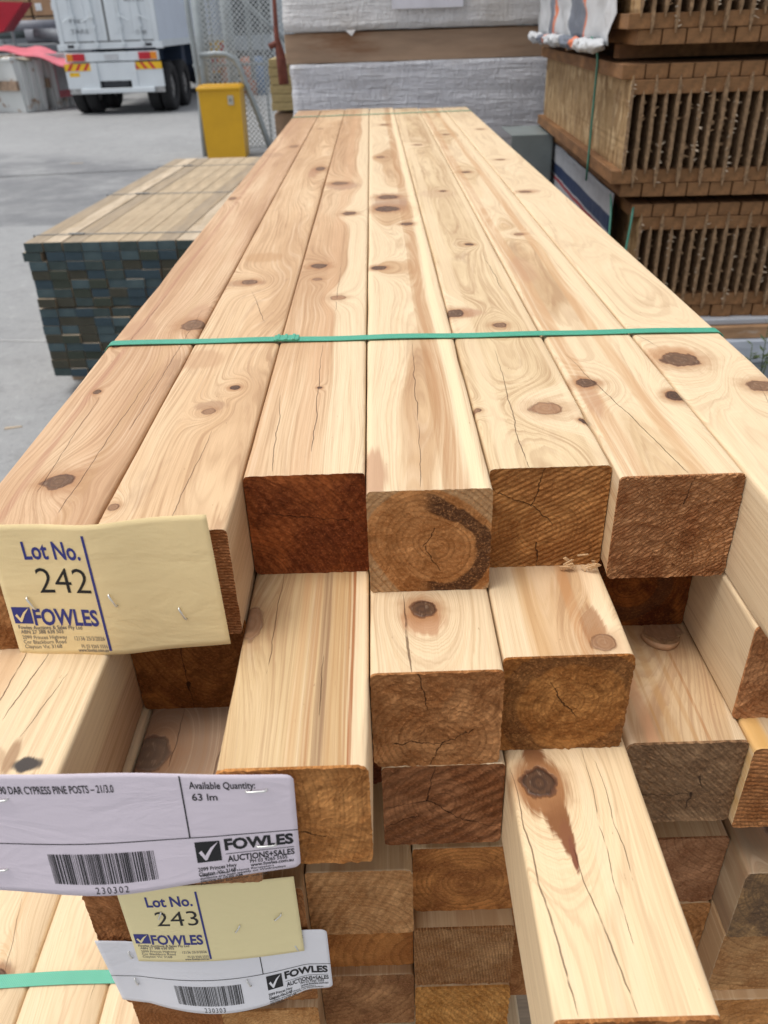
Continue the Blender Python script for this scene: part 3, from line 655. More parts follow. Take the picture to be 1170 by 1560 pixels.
P1(1, 5, .4956, 'sixth top post from the left, cream with long reddish arcs and a diagonal crack', 16, pith=(-.004, -.03), sapR=.076, heart=(.74, .52, .30), streak=(.50, .26, .14), streaks=.7, freq=340, warp=.015, figure=1.4,
   knots=[(.198, .669, .0088, 1.0, .85), (.266, .634, .0065, 1.5, 1.0), (.21, 1.838, .009, 1.1, .8), (.23, 1.25, .007, 1.1, .3), (.22, 2.5, .01, 1.3, .5)],
   checks=[(.233, .497, .75, -.155, .00055)], bands=[(.199, .007, (.52, .28, .17), .75), (.240, .008, (.54, .29, .17), .7), (.190, .003, (.50, .25, .14), .6), (.2585, .006, SAP, .7)],
   stains=[(.195, .64, .010, .06, PINK, .6), (.205, 1.05, .02, .08, PINK, .45)], end=(.42, .235, .125), end2=(.27, .125, .06), saw=(-1.0, 2300, .9), jag=2.0, ecr=[(.004, .02, .008, .044, .0005)])
P1(1, 6, .345, 'rightmost top post, pale cream with a big round brown knot by the green strap', 17, pith=(.01, -.10), sapR=.02, heart=(.70, .45, .24), freq=300, warp=.012, figure=1.4,
   knots=[(.298, .719, .0165, 1.0, .8), (.347, .65, .011, 1.0, .6), (.296, 1.591, .011, .9, .55), (.305, 1.997, .011, .9, .4), (.33, 2.6, .01, 1.2, .4)],
   checks=[(.29, .752, .80, -.35, .0005), (.33, .57, .66, .2, .0002)], stains=[(.298, .735, .028, .022, (.55, .30, .15), .5), (.305, 1.6, .03, .02, (.5, .3, .18), .5)], bands=[(.2705, .0012, (.78, .58, .36), .4)])
# ---- second layer
P1(2, 0, .322, 'pale post under the 242 card with a charred looking blotch at its front corner', 21, pith=(-.02, -.075), sapR=.095, heart=(.64, .41, .26), streak=(.5, .28, .18), freq=420,
   checks=[(-.232, .365, .44, .14, .0007), (-.241, .33, .46, 0.02, .0007), (-.215, .35, .41, .2, .0004)], bands=[(-.250, .014, (.56, .31, .20), .75)],
   stains=[(-.203, .330, .011, .007, (.06, .05, .045), 1.0), (-.214, .336, .005, .018, (.26, .13, .06), .7), (-.222, .332, .006, .012, (.34, .19, .10), .5)], end=(.38, .20, .09))
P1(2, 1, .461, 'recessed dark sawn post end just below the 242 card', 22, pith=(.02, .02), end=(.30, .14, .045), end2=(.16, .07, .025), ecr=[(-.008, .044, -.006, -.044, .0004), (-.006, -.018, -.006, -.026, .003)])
P1(2, 2, .3205, 'long protruding red striped post, white 230302 sheet stapled to its end', 23, pith=(-.11, .0), sapR=.146, heart=(.66, .45, .24), streak=(.45, .24, .12), streaks=.75, freq=430, warp=.010, knots=[(-.085, .455, .008, 2.2, .1)],
   checks=[(-.068, .40, .52, .01, .0003), (-.031, .36, .42, .0, .0006)], bands=[(-.031, .0042, (.30, .17, .11), .95), (-.038, .003, (.40, .19, .10), .6), (-.0115, .0016, (.34, .12, .05), .9), (-.015, .0012, (.38, .17, .08), .8), (-.020, .007, (.46, .25, .13), .6), (-.046, .004, (.52, .28, .16), .5), (-.001, .0075, (.82, .62, .39), 1.0)],
   end=(.42, .22, .085), end2=(.29, .14, .05), ecr=[(.0, -.012, .02, -.02, .0004)], jag=1.6)
P1(2, 3, .397, 'short cream post with round dark knot and crack, under the middle top post', 24, pith=(.005, -.02), sapR=.035, freq=260, heart=(.5, .3, .15), figure=1.6,
   knots=[(.040, .465, .0093, 1.0, .95)], checks=[(.029, .395, .487, -.02, .0013)], stains=[(.040, .452, .018, .02, (.42, .19, .09), .7)],
   end=(.38, .21, .10), end2=(.25, .12, .05), ecr=[(-.012, .044, -.006, .01, .0004), (.004, -.022, -.004, -.044, .0005), (.004, -.022, .026, -.01, .0006), (-.03, -.02, .01, -.024, .0004)], jag=1.9)
P1(2, 4, .4085, 'orange grained post, pale knot at its front right corner, round ringed end', 25, pith=(.004, -.003), sapR=.0535, heart=(.68, .43, .235), streak=(.46, .23, .11), streaks=.7, freq=400, warp=.013,
   knots=[(.163, .422, .0085, 1.0, .22)], bands=[(.150, .006, (.48, .23, .12), .8), (.170, .008, (.83, .64, .42), .9), (.120, .010, (.56, .32, .18), .6)], stains=[(.160, .437, .011, .030, (.30, .13, .05), .75)],
   end=(.36, .185, .065), end2=(.24, .11, .035), ering=(.046, .010, -.1, .5), ecr=[(.0, .0, -.012, .022, .0005), (.0, .0, .010, -.012, .0006)], jag=1.7)
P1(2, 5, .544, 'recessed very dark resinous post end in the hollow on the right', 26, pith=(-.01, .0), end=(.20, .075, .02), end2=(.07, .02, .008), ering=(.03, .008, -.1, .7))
P1(2, 6, .4325, 'right hand post below the palest one, long crack in its pale side face', 27, pith=(.0, .0), sapR=.04, end=(.40, .22, .115), end2=(.24, .11, .05), jag=2.2)
# ---- third layer
P1(3, 0, .372, 'post showing only a narrow cream edge strip above the white 230302 sheet', 31, pith=(.0, -.05), sapR=.06)
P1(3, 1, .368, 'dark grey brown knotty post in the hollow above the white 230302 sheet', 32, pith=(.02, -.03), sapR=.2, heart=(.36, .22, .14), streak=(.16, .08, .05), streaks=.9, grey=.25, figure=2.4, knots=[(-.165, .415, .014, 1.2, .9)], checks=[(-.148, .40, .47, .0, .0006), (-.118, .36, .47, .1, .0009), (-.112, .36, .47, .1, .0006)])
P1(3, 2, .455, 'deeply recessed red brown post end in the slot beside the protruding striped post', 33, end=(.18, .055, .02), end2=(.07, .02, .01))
P1(3, 3, .396, 'cracked pinkish brown post end beneath the cream knotty short post', 34, pith=(-.002, .006), end=(.29, .145, .075), end2=(.19, .085, .04), saw=(2.15, 620, .9), ecr=[(-.012, .006, -.006, .044, .0005), (-.012, .006, .016, -.018, .0006), (.016, -.018, .044, -.026, .0004), (-.012, .006, -.044, .0, .0004), (-.02, -.012, -.044, -.022, .0004)])
P1(3, 4, .2205, 'longest protruding cream post, large black brown teardrop knot on top', 35, pith=(.02, -.12), sapR=.02, freq=260, warp=.008, figure=2.2, sap=(.82, .63, .39),
   knots=[(.1165, .378, .0118, 1.05, 1.0)], checks=[(.110, .222, .40, -.07, .0009), (.142, .222, .33, -.12, .0007), (.150, .26, .42, .02, .0003), (.163, .30, .40, -.03, .0003)],
   stains=[(.1185, .374, .0205, .031, (.27, .115, .04), 1.0), (.1175, .377, .015, .020, (.16, .065, .028), .7), (.1245, .348, .0095, .020, (.23, .095, .035), 1.0), (.1275, .333, .0055, .016, (.22, .085, .035), 1.0), (.129, .320, .0025, .015, (.2, .07, .035), 1.0), (.117, .402, .010, .014, (.22, .09, .035), 1.0)], bands=[(.1445, .006, (.84, .68, .46), .35)], end=(.44, .23, .10), jag=1.8)
P1(3, 5, .4095, 'tan post with red pencil line stripes in the right hollow, greyish sawn end', 36, pith=(-.05, -.08), sapR=.15, heart=(.62, .40, .215), streak=(.44, .19, .10), streaks=.8, freq=360, knots=[(.252, .545, .016, 1.4, .05)],
   bands=[(.208, .006, (.56, .28, .18), .8), (.249, .0016, (.40, .18, .08), .8), (.226, .004, (.5, .27, .13), .6), (.2395, .0022, (.46, .24, .11), .6), (.216, .0016, (.44, .22, .10), .7), (.190, .008, (.78, .58, .38), .8)], end=(.30, .20, .12), end2=(.19, .12, .07), saw=(-2.4, 1100, 1.0), grey=.12,
   ecr=[(.014, .006, .02, -.006, .0016), (.012, -.012, .01, -.03, .0014), (-.03, -.012, .02, -.014, .0005)], jag=1.5)
P1(3, 6, .402, 'right edge post with a yellow orange corner above its striped sawn end', 37, pith=(.0, -.03), sapR=.03, end=(.42, .21, .095), end2=(.26, .115, .045), saw=(1.45, 1500, 1.0), bands=[(.284, .010, (.66, .38, .12), .9)])

# ---- second pack (carries the 243 card)
T2 = -3 * H - 0.045
_n2 = 0
def P2(L, c, y, label, seed, hi=True, **kw):
    if 'mats' not in kw: kw.setdefault('sapR', .2); kw.setdefault('heart', (.50, .31, .165)); kw.setdefault('end', (.40, .22, .10))
    return post(-0.240 + 0.0892 * c, T2 - (L - 1) * H, y, label, 'square cypress posts of the middle pack', seed, hi=hi, L=kw.pop('L', 2.9), wx=.0884, **kw)
gen = dict(end=(.40, .22, .10), end2=(.27, .135, .06))
P2(1, 0, .392, 'left corner post of the middle pack behind the yellow 243 card', 41, pith=(-.09, -.02), end=(.34, .165, .075), end2=(.20, .09, .035), jag=1.6)
P2(1, 1, .3915, 'post right behind the 243 card with its grained side face showing', 42, pith=(.0, .0), sapR=.1, end=(.36, .18, .08))
P2(1, 2, .405, 'pale end grain post with a V shaped figure right of the 243 card', 43, pith=(-.02, -.06), end=(.47, .28, .14), end2=(.34, .185, .085), rot=.0, saw=(-.45, 800, .5), freq=260)
P2(1, 3, .424, 'orange brown oval ringed post end below the cracked pinkish one', 44, pith=(.004, -.006), sapR=.06, end=(.42, .20, .07), end2=(.24, .105, .04), freq=240)
P2(1, 5, .426, 'small recessed fuzzy brown post end right of the long cream post', 46, pith=(.06, .06), end=(.30, .17, .10), end2=(.20, .10, .055), jag=1.5)
P2(1, 6, .392, 'mottled greenish brown knotty post at the right edge below the striped end', 47, pith=(.02, .03), sapR=.2, heart=(.30, .19, .10), streak=(.10, .05, .045), streaks=.9, figure=2.0, grey=.2, knots=[(.34, .43, .012, 1.3, .9)], end=(.27, .17, .075), end2=(.09, .055, .03))
P2(2, 0, .399, 'second post down at the left corner of the middle pack, behind the small white sheet', 51, end=(.32, .16, .07))
P2(2, 1, .397, 'post in the middle pack hidden mostly by the small white 230303 sheet', 52, **gen)
P2(2, 2, .426, 'plain orange brown post end in shade under the V figured end', 53, pith=(.05, -.03), end=(.40, .19, .065), end2=(.31, .14, .05), freq=150)
P2(2, 3, .407, 'post end with vertical ribbed saw lines near the bottom centre', 54, pith=(.05, -.09), end=(.43, .26, .135), end2=(.32, .17, .08), saw=(.12, 2300, 1.2), jag=1.9)
P2(2, 5, .424, 'orange brown triangular glimpse of a post end in the lower right slot', 56, end=(.40, .22, .10), end2=(.26, .13, .05), freq=200)
P2(2, 6, .394, 'smooth tan brown post end at the lower right edge', 57, pith=(.0, .06), end=(.38, .24, .12), end2=(.27, .15, .07), freq=180)
P2(3, 0, .406, 'bottom left corner post of the middle pack below the small white sheet', 61, end=(.30, .15, .07))
P2(3, 1, .388, 'light fuzzy post end at the bottom edge just right of the small white sheet', 62, end=(.50, .31, .15), end2=(.38, .21, .09), jag=1.6)
P2(3, 2, .417, 'brown post end with dark slanting streaks at the bottom centre', 63, pith=(-.05, .05), end=(.34, .20, .105), end2=(.20, .11, .06), freq=170, bands=[])
P2(3, 3, .403, 'coarse honey coloured post end at the bottom centre', 64, end=(.47, .26, .09), end2=(.34, .17, .05), jag=2.2, saw=(.6, 900, .8))
P2(3, 5, .43, 'shaded post end at the very bottom of the lower right slot', 66, **gen)
P2(3, 6, .385, 'orange tan post end in the bottom right corner of the picture', 67, end=(.44, .24, .10), end2=(.33, .17, .065), freq=160)
plain = wood('cypress_plain', 99, sapR=.07, pith=(-.05, -.02), end=(.38, .2, .09))
plain2 = wood('cypress_plain_b', 98, sapR=.1, pith=(.03, -.05), heart=(.66, .43, .24), end=(.38, .2, .09))
for L in (1, 2, 3):
    P2(L, 4, .44, ('uppermost', 'middle', 'lowest')[L - 1] + ' of the three posts hidden behind the long protruding cream post', 70 + L, hi=False, mats=plain)
# ---- third pack, its top showing bottom left
T3 = T2 - 3 * H - 0.045
lab3 = {0: 'cream and pink post with a dark cracked knot, far left of the bottom pack', 1: 'bottom pack post with a dark joint on its right, under the mint strap',
        2: 'pale bottom pack post with U shaped grain crossed by the mint strap', 3: 'bottom pack post running in under the small white 230303 sheet'}
kn3 = {0: [(-.478, .53, .013, 1.0, .9)], 1: [(-.46, .52, .010, 1.0, .85)], 2: [], 3: []}
for c in range(7):
    x0 = -.490 + .0900 * c
    p = post(x0, T3, .33 + .02 * math.sin(c * 2.3), lab3.get(c, 'post of the bottom pack buried beneath the middle pack'), 'square cypress posts of the bottom pack', 80 + c, hi=False, wx=.0888, L=2.9,
             **(dict(pith=[(-.03, -.05), (.01, -.05), (.005, -.06), (.02, -.06)][c], sapR=.065, freq=330, warp=.010, heart=(.76, .54, .31), streak=(.55, .32, .17), streaks=.4,
                     knots=[(-.437, .50, .010, .9, .85)] if c == 0 else [(-.365, .62, .004, 1, .5)] if c == 1 else [], checks=[(-.43, .50, .60, -.16, .0005)] if c == 0 else [(-.325, .47, .52, .0, .0003)] if c == 1 else [],
                     bands=[(-.44, .006, (.56, .33, .2), .5)] if c == 0 else [], stains=[(-.437, .50, .02, .02, (.10, .07, .06), .6)] if c == 0 else []) if c < 4 else dict(mats=plain)))
for L in (1, 2):
    for c in range(7):
        me0 = post_mesh('timber_post', plain2 if (c + L) % 2 else plain, wx=.0888, L=2.9, seed=c, hi=False)
        o = bpy.data.objects.new('timber_post', me0); COL.objects.link(o); o.location = (-.490 + .09 * c + .0452, .34 + .02 * math.sin(c * 3 + L), T3 - L * H - H / 2)
        tag(o, 'post in the lower rows of the bottom pack, outside the picture', 'timber post', 'square cypress posts of the bottom pack')
# ---- bearers between the packs and under everything
def bearer(x0, x1, y, z0, z1, label, wy=.09, group='bearers under the post packs'):
    b = MB(); b.box(x0, x1, y, y + wy, z0, z1, b=.002); o = b.build('timber_bearer', [old]); tag(o, label, 'bearer', group); return o
T4 = T3 - 3 * H
for k, y in enumerate((.72, 1.75, 2.85)):
    wd = ('nearest', 'middle', 'farthest')[k]
    bearer(-.25, .36, y, T2 + .0003, T2 + .045 - .0006, wd + ' bearer between the top and middle packs')
    bearer(-.24, .37, y, T3 + .0003, T3 + .045 - .0006, wd + ' bearer between the middle and bottom packs')
    bearer(-.48, .30, y, T4 - .1005, T4 - .0005, wd + ' thick bearer under the bottom pack')
    bearer(-.48, .30, y, T4 - .2515, T4 - .1012, wd + ' squared sleeper under the thick bearer', wy=.15)
    bearer(-.48, .30, y, G + .0005, T4 - .252, wd + ' bottom sleeper on the concrete', wy=.2)
# ---- green straps
mg, b = begin('green_strap')
P = coord('Object'); x_, y_, z_ = sep(P)
emb = mt('SINE', x_ * 2600.0) * mt('SINE', y_ * 2600.0)
put(b.inputs['Base Color'], mix(noi(P, 30, 3), (.045, .33, .21), (.075, .42, .28))); put(b.inputs['Roughness'], .28); b.inputs['Specular IOR Level'].default_value = .7
n_ = nd('ShaderNodeBump'); n_.inputs['Strength'].default_value = .5; n_.inputs['Distance'].default_value = .0003; put(n_.inputs['Height'], emb); S.nt.links.new(n_.outputs[0], b.inputs['Normal'])
def strap(name, x0, x1, z0, z1, y, sl, wd, label, seal=None, group='plastic straps round the post packs'):
    r = .006; t = .0007; pts = []
    for (cx, cz, a0) in ((x1 - r, z1 - r, 90), (x1 - r, z0 + r, 0), (x0 + r, z0 + r, -90), (x0 + r, z1 - r, 180)):
        for i in range(6):
            a = math.radians(a0 - 90 * i / 5); pts.append((cx + (r + .0012) * math.cos(a), cz + (r + .0012) * math.sin(a)))
            # add points along the top run so that it can sag a little
    full = []
    for i in range(len(pts)):
        a, c = pts[i], pts[(i + 1) % len(pts)]; full.append(a)
        n = max(1, int(math.dist(a, c) / .02))
        for k in range(1, n): full.append((lerp(a[0], c[0], k / n), lerp(a[1], c[1], k / n)))
    vs, fs = [], []; N = len(full)
    for (px, pz) in full:
        yy = y + sl * px + .0006 * math.sin(px * 31); dz = .0004 * math.sin(px * 47) if pz > z1 - .001 else 0
        cx, cz = (x0 + x1) / 2, (z0 + z1) / 2
        ox = 1 if px > x1 - .001 else (-1 if px < x0 + .001 else 0); oz = 1 if pz > z1 - .001 else (-1 if pz < z0 + .001 else 0)
        for (dy, dt) in ((-wd / 2, 0), (wd / 2, 0), (wd / 2, t), (-wd / 2, t)):
            vs.append((px + ox * dt, yy + dy, pz + oz * dt + dz))
    for i in range(N):
        j = (i + 1) % N
        for q in range(4): fs.append((i * 4 + q, i * 4 + (q + 1) % 4, j * 4 + (q + 1) % 4, j * 4 + q))
    o = mesh_obj(name, vs, fs, mg); tag(o, label, 'strap', group)
    if seal is not None:
        b = MB(); ys = y + sl * seal
        b.box(seal - .013, seal + .013, ys - wd * .55, ys + wd * .55, z1 + .002, z1 + .0038, b=.0006)
        for k in range(3): b.box(seal - .010 + k * .008, seal - .007 + k * .008, ys - wd * .62, ys + wd * .62, z1 + .0036, z1 + .0046, b=.0004)
        b.build('seal', [mg], o)
    return o
strap('plastic_strap', -.2705, .3645, -3 * H, .0002, .8039, -.03, .0128, 'green plastic strap with a crimped seal across the middle of the top pack', seal=-.082)
strap('plastic_strap', -.2700, .3640, -3 * H, .0002, 3.13, .05, .0128, 'thin green strap near the far end of the top pack')
strap('plastic_strap', -.4905, .1405, T4 + .0003, T3 + .0002, .4985, .01, .0150, 'mint green strap across the bottom pack in the lower left corner')

# ================================================================== paper cards stapled to the post ends
def paper(name, colr, thru=0.12):
    mm, b = begin(name); P = coord()
    n = noi(P, 60, 3); finish(b, mix(n * .25, colr, tuple(q * .93 for q in colr)), .55, bump=noi(P, 700, 2) * .06 + noi(vscale(P, (14, 14, 30)), 1.0, 3, .6, 1.0), bd=.0016, spec=.25)
    b.inputs['Transmission Weight'].default_value = 0.0
    b.inputs['Subsurface Weight'].default_value = 0.0
    return mm
m_yel = paper('yellow_card', (.88, .69, .37)); m_yel2 = paper('pale_yellow_card', (.88, .76, .42))
m_wht = paper('lilac_white_paper', (.74, .66, .73)); m_wht2 = paper('white_paper', (.80, .79, .82))
def ink(name, c): mm, b = begin(name); finish(b, c, .5, spec=.3); return mm
i_blk = ink('black_ink', (.012, .012, .014)); i_blu = ink('blue_ink', (.035, .04, .22)); i_gry = ink('grey_ink', (.16, .14, .14))
m_stp = simple('staple_wire', (.75, .75, .72), .3, metal=.7, var=.05)
_tc = {}
def glyphs(s, bold=0.0, gap=1.0):
    """outline of a line of type as (verts, faces), height of a capital = 1, starting at x = 0"""
    key = (s, bold, gap)
    if key not in _tc:
        cu = bpy.data.curves.new('type', 'FONT'); cu.body = s; cu.size = 1.0; cu.resolution_u = 3; cu.offset = bold; cu.space_character = gap
        o = bpy.data.objects.new('type', cu); COL.objects.link(o)
        me = bpy.data.meshes.new_from_object(o.evaluated_get(bpy.context.evaluated_depsgraph_get()))
        vs = [v.co.copy() for v in me.vertices]; fs = [tuple(p.vertices) for p in me.polygons]
        bpy.data.objects.remove(o); bpy.data.curves.remove(cu); bpy.data.meshes.remove(me)
        x0 = min(v.x for v in vs); x1 = max(v.x for v in vs)
        _tc[key] = ([(v.x - x0, v.y / 0.70) for v in vs], fs, x1 - x0)
    return _tc[key]
class Print:
    def __init__(s): s.v = []; s.f = []; s.cut = []
    def text(s, t, u0, u1, v, h, bold=0.0, rot=0.0, skew=0.0, gap=1.0):
        s.cut.append(len(s.f))
        gv, gf, gw = glyphs(t, bold, gap); k = len(s.v); c, q = math.cos(rot), math.sin(rot)
        for (x, y) in gv:
            X = x / gw * (u1 - u0); Y = (y - .5) * h; X += skew * Y
            s.v.append((u0 + X * c - Y * q, v + X * q + Y * c))
        s.f += [tuple(i + k for i in f) for f in gf]
    def rect(s, a, b, c, d, n=1):
        hz = abs(b - a) > abs(d - c)
        for i in range(n):
            k = len(s.v)
            if hz: p = (lerp(a, b, i / n), lerp(a, b, (i + 1) / n), c, d)
            else: p = (a, b, lerp(c, d, i / n), lerp(c, d, (i + 1) / n))
            s.v += [(p[0], p[2]), (p[1], p[2]), (p[1], p[3]), (p[0], p[3])]; s.f.append((k, k + 1, k + 2, k + 3))
    def poly(s, pts): k = len(s.v); s.v += pts; s.f.append(tuple(range(k, k + len(pts))))
def card(name, label, cat, mat, c4, Wd, Hd, bulge, nu=40, nv=24, rc=0.0, group=None):
    """c4: TL, TR, BR, BL in world; bulge(u, v) = metres towards the viewer"""
    TL, TR, BR, BL = [Vector(q) for q in c4]
    def S3(a, b, lift=0.0):
        u, v = a / Wd, b / Hd
        p = (BL * (1 - u) + BR * u) * (1 - v) + (TL * (1 - u) + TR * u) * v
        if callable(bulge):
            d = bulge(u, v); dz = d[1] if isinstance(d, tuple) else 0.0; d = d[0] if isinstance(d, tuple) else d
            p = p + Vector((0, -d, dz))
        return p + Vector((0, -lift, 0))
    vs, fs = [], []
    for side in (0, 1):
        for j in range(nv + 1):
            for i in range(nu + 1):
                a, b = Wd * i / nu, Hd * j / nv
                if rc:     # rounded corners on the right hand side
                    for cy in (rc, Hd - rc):
                        if a > Wd - rc and (b < rc if cy == rc else b > Hd - rc):
                            dx, dy = a - (Wd - rc), b - cy; r = max(abs(dx), abs(dy)); L = math.hypot(dx, dy) or 1
                            a = Wd - rc + dx * r / L; b = cy + dy * r / L
                vs.append(S3(a, b, 0.0 if side else .00018))
    n1 = (nu + 1) * (nv + 1)
    for j in range(nv):
        for i in range(nu):
            a = j * (nu + 1) + i; fs.append((a, a + 1, a + nu + 2, a + nu + 1)); fs.append((a + n1, a + n1 + nu + 1, a + n1 + nu + 2, a + n1 + 1))
    bord = [i for i in range(nu + 1)] + [j * (nu + 1) + nu for j in range(1, nv + 1)] + [nv * (nu + 1) + i for i in range(nu - 1, -1, -1)] + [j * (nu + 1) for j in range(nv - 1, 0, -1)]
    for q in range(len(bord)):
        a, b = bord[q], bord[(q + 1) % len(bord)]; fs.append((a, a + n1, b + n1, b))
    o = mesh_obj(name, vs, fs, mat, smooth=True); tag(o, label, cat, group)
    def press(pr, nm, mt_, lift=.00045):
        pts = [S3(a * Wd, b * Hd, lift) for a, b in pr.v]
        if nm != 'lettering' or len(pr.cut) < 2: return mesh_obj(nm, pts, pr.f, mt_, parent=o)
        for a, b in zip(pr.cut, pr.cut[1:] + [len(pr.f)]):       # every line of type is a part of its own
            fs_ = pr.f[a:b]; ids = sorted({i for f in fs_ for i in f}); mp = {q: i for i, q in enumerate(ids)}
            mesh_obj('lettering', [pts[i] for i in ids], [tuple(mp[i] for i in f) for f in fs_], mt_, parent=o)
    def staple(u, v, ang=-1.2, L=.010):
        p = S3(u * Wd, v * Hd, .0008); d = Vector((math.cos(ang), 0, math.sin(ang))) * L / 2; b = MB()
        b.tube([p - d + Vector((0, .0012, 0)), p - d + Vector((0, -.0006, 0)), p - d * .8 + Vector((0, -.0011, 0)), p + d * .8 + Vector((0, -.0011, 0)), p + d + Vector((0, -.0006, 0)), p + d + Vector((0, .0012, 0))], .00072, 6)
        b.build('staple', [m_stp], parent=o, smooth=True)
    return o, press, staple
def tick(pr, u0, u1, v0, v1):
    """white tick drawn inside the box u0..u1, v0..v1"""
    f = lambda x, y: (lerp(u0, u1, x), lerp(v0, v1, y))
    pr.poly([f(.12, .50), f(.24, .60), f(.36, .34), f(.34, .10)]); pr.poly([f(.34, .10), f(.36, .34), f(.62, .72), f(.95, .98), f(.66, .58), f(.42, .12)])
def lot_card(c4, lot, bulge, mat, label):
    o, press, staple = card('lot_card', label, 'card', mat, c4, .148, .105, bulge, group='yellow lot cards')
    p = Print()
    p.rect(.440, .452, .035, .925, 12); press(p, 'rule_line', i_blu); p = Print(); p.rect(.020, .110, .262, .392); press(p, 'logo_box', i_blu); p = Print()
    p.text('Lot No.', .150, .415, .815, .125, .022); p.text('FOWLES', .118, .425, .315, .125, .028, rot=-.03)
    press(p, 'lettering', i_blu)
    p = Print(); tick(p, .02, .11, .262, .392); press(p, 'tick_mark', mat, .0007)
    p = Print(); p.text(lot, .180, .425, .595, .19, -.006); press(p, 'lot_number', i_blk)
    p = Print()
    p.text('Fowles Auctions & Sales Pty Ltd', .03, .335, .232, .030, .012, rot=-.02); p.text('ABN 27 388 638 503', .035, .24, .195, .030, .008)
    p.text('2099 Princes Highway', .035, .25, .150, .030); p.text('Cnr Blackburn Road', .035, .24, .112, .030); p.text('Clayton Vic 3168', .035, .215, .074, .030)
    p.text('12136 25/3/2026', .285, .43, .138, .034); p.text('Ph 03 9265 5555', .31, .435, .072, .030); p.text('www.fowles.com.au', .29, .435, .040, .030, .012)
    press(p, 'small_print', i_gry)
    return o, press, staple
yl = .4300
def b242(u, v): return .0062 * math.exp(-((u - .50) / .20) ** 2) + .0012 * math.sin(u * 9) * (1 - v) - .010 * max(0, .10 - u) + .0035 * max(0, v - .82) * math.sin(u * 7)
o, press, staple = lot_card([(-.2395, yl, .0175), (-.0975, yl, .0205), (-.0955, yl, -.0855), (-.2440, yl, -.0905)], '242', b242, m_yel, 'yellow card printed Lot No. 242 stapled to the top left post ends')
for (X, Z) in ((-.225, -.039), (-.168, -.037), (-.125, -.054)):
    staple((X + .2435) / .1465, (Z + .0835) / .1045)
def b243(u, v): return .004 * math.sin(u * math.pi) * (1 - v * .5) - .0
yl2 = .3868
o, press, staple = lot_card([(-.2080, yl2, -.296), (-.0660, yl2, -.288), (-.0658, yl2, -.391), (-.2085, yl2, -.399)], '243', b243, m_yel2, 'yellow card printed Lot No. 243 tucked between two white sheets')
for (X, Z, a) in ((-.178, -.329, 1.2), (-.117, -.352, 1.1), (-.083, -.342, .9)): staple((X + .2082) / .1424, (Z + .396) / .1035, a, .0095)
def stock_sheet(c4, code, bulge, mat, label, title, dc):
    o, press, staple = card('stock_sheet', label, 'paper sheet', mat, c4, .21, .105, bulge, nu=60, rc=.006, group='white stock sheets')
    for a_ in ((.688, .692, .43, .985, 10), (0, 1.0, .425, .432, 40), (.785, .985, .243, .248, 6)): p = Print(); p.rect(*a_); press(p, 'rule_line', i_blk)
    p = Print(); p.rect(.700, .772, .190, .385); press(p, 'logo_box', i_blk)
    p = Print()
    p.text(title, .155, .505, .875, .062, .012); p.text('Available Quantity:', .712, .893, .905, .062, .012); p.text('63 lm' if dc else '36 lm', .715, .785, .800, .062, .012)
    p.text('FOWLES', .785, .985, .340, .105, .040); p.text('AUCTIONS+SALES', .788, .985, .195, .062, .022)
    p.text('2099 Princes Hwy', .698, .812, .125, .036, .016); p.text('Clayton, Vic 3168', .698, .808, .078, .036, .016); p.text('PH 03 9265 5555', .852, .962, .140, .036, .014); p.text('www.fowles.com.au', .852, .980, .100, .036, .016)
    for k, t in enumerate(('Carpet, Timber & Home Renovators', 'auctions are held weekly on Wednesdays', 'starting at 10.00 AM', 'Full details are on our website')):
        p.text(t, .700, (.92, .955, .825, .90)[k], .052 - k * .0 - .026 * k + .012, .020, .012)
    p.text(code, .385, .485, .045, .055, -.004, gap=1.3)
    press(p, 'lettering', i_blk)
    p = Print(); tick(p, .700, .772, .190, .385); press(p, 'tick_mark', mat, .0007)
    p = Print(); r = random.Random(int(code)); u = .268
    while u < .578:
        wd = r.choice((.0014, .0014, .0028, .0042)); p.rect(u, min(u + wd, .58), .095, .345); u += wd + r.choice((.0014, .0022, .0036))
    press(p, 'barcode', i_blk)
    return o, press, staple
ys = .3165
def b1(u, v): return (.0022 * math.sin(u * math.pi) + .0045 * (1 - v) ** 2 * math.exp(-((u - .42) / .3) ** 2) - .0025 * max(0, u - .75) * 4 * (1 - v), -.006 * (1 - v) ** 2 * math.exp(-((u - .42) / .25) ** 2) + .003 * v * math.exp(-((u - .55) / .22) ** 2))
o, press, staple = stock_sheet([(-.2530, ys, -.0775), (-.0430, ys, -.0885), (-.0460, ys, -.1780), (-.2580, ys, -.1860)], '230302', b1, m_wht, 'white sheet with barcode 230302 and posts description stapled across two post ends', '90X90 DAR CYPRESS PINE POSTS \u2013 21/3.0', True)
for (u, v, a) in ((.895, .86, .05), (.905, .30, .06), (.175, .80, .1), (.105, .20, .05)): staple(u, v, a, .012)
def b4(u, v): return (.0028 * math.sin(u * math.pi) + .006 * max(0, .12 - u) * 6 + .008 * (1 - v) ** 2 * math.sin(u * math.pi) + .010 * max(0, u - .9) * 3, -.020 * math.sin(min(1, u * 1.15) * math.pi) * (1 - v) ** 1.5 - .008 * v * math.sin(u * math.pi) + .006 * (1 - min(1, u * 8)) * v)
o, press, staple = stock_sheet([(-.2385, .3895, -.3700), (-.0450, .3895, -.3600), (-.0450, .3895, -.4490), (-.2330, .3895, -.4560)], '230303', b4, m_wht2, 'small curling white sheet with barcode 230303 under the yellow 243 card', '90X90 DAR CYPRESS PINE POSTS \u2013 12/3.0', False)
for (u, v, a) in ((.12, .78, -1.4), (.10, .35, -1.4), (.62, .35, -1.3), (.86, .75, -1.3)): staple(u, v, a, .009)
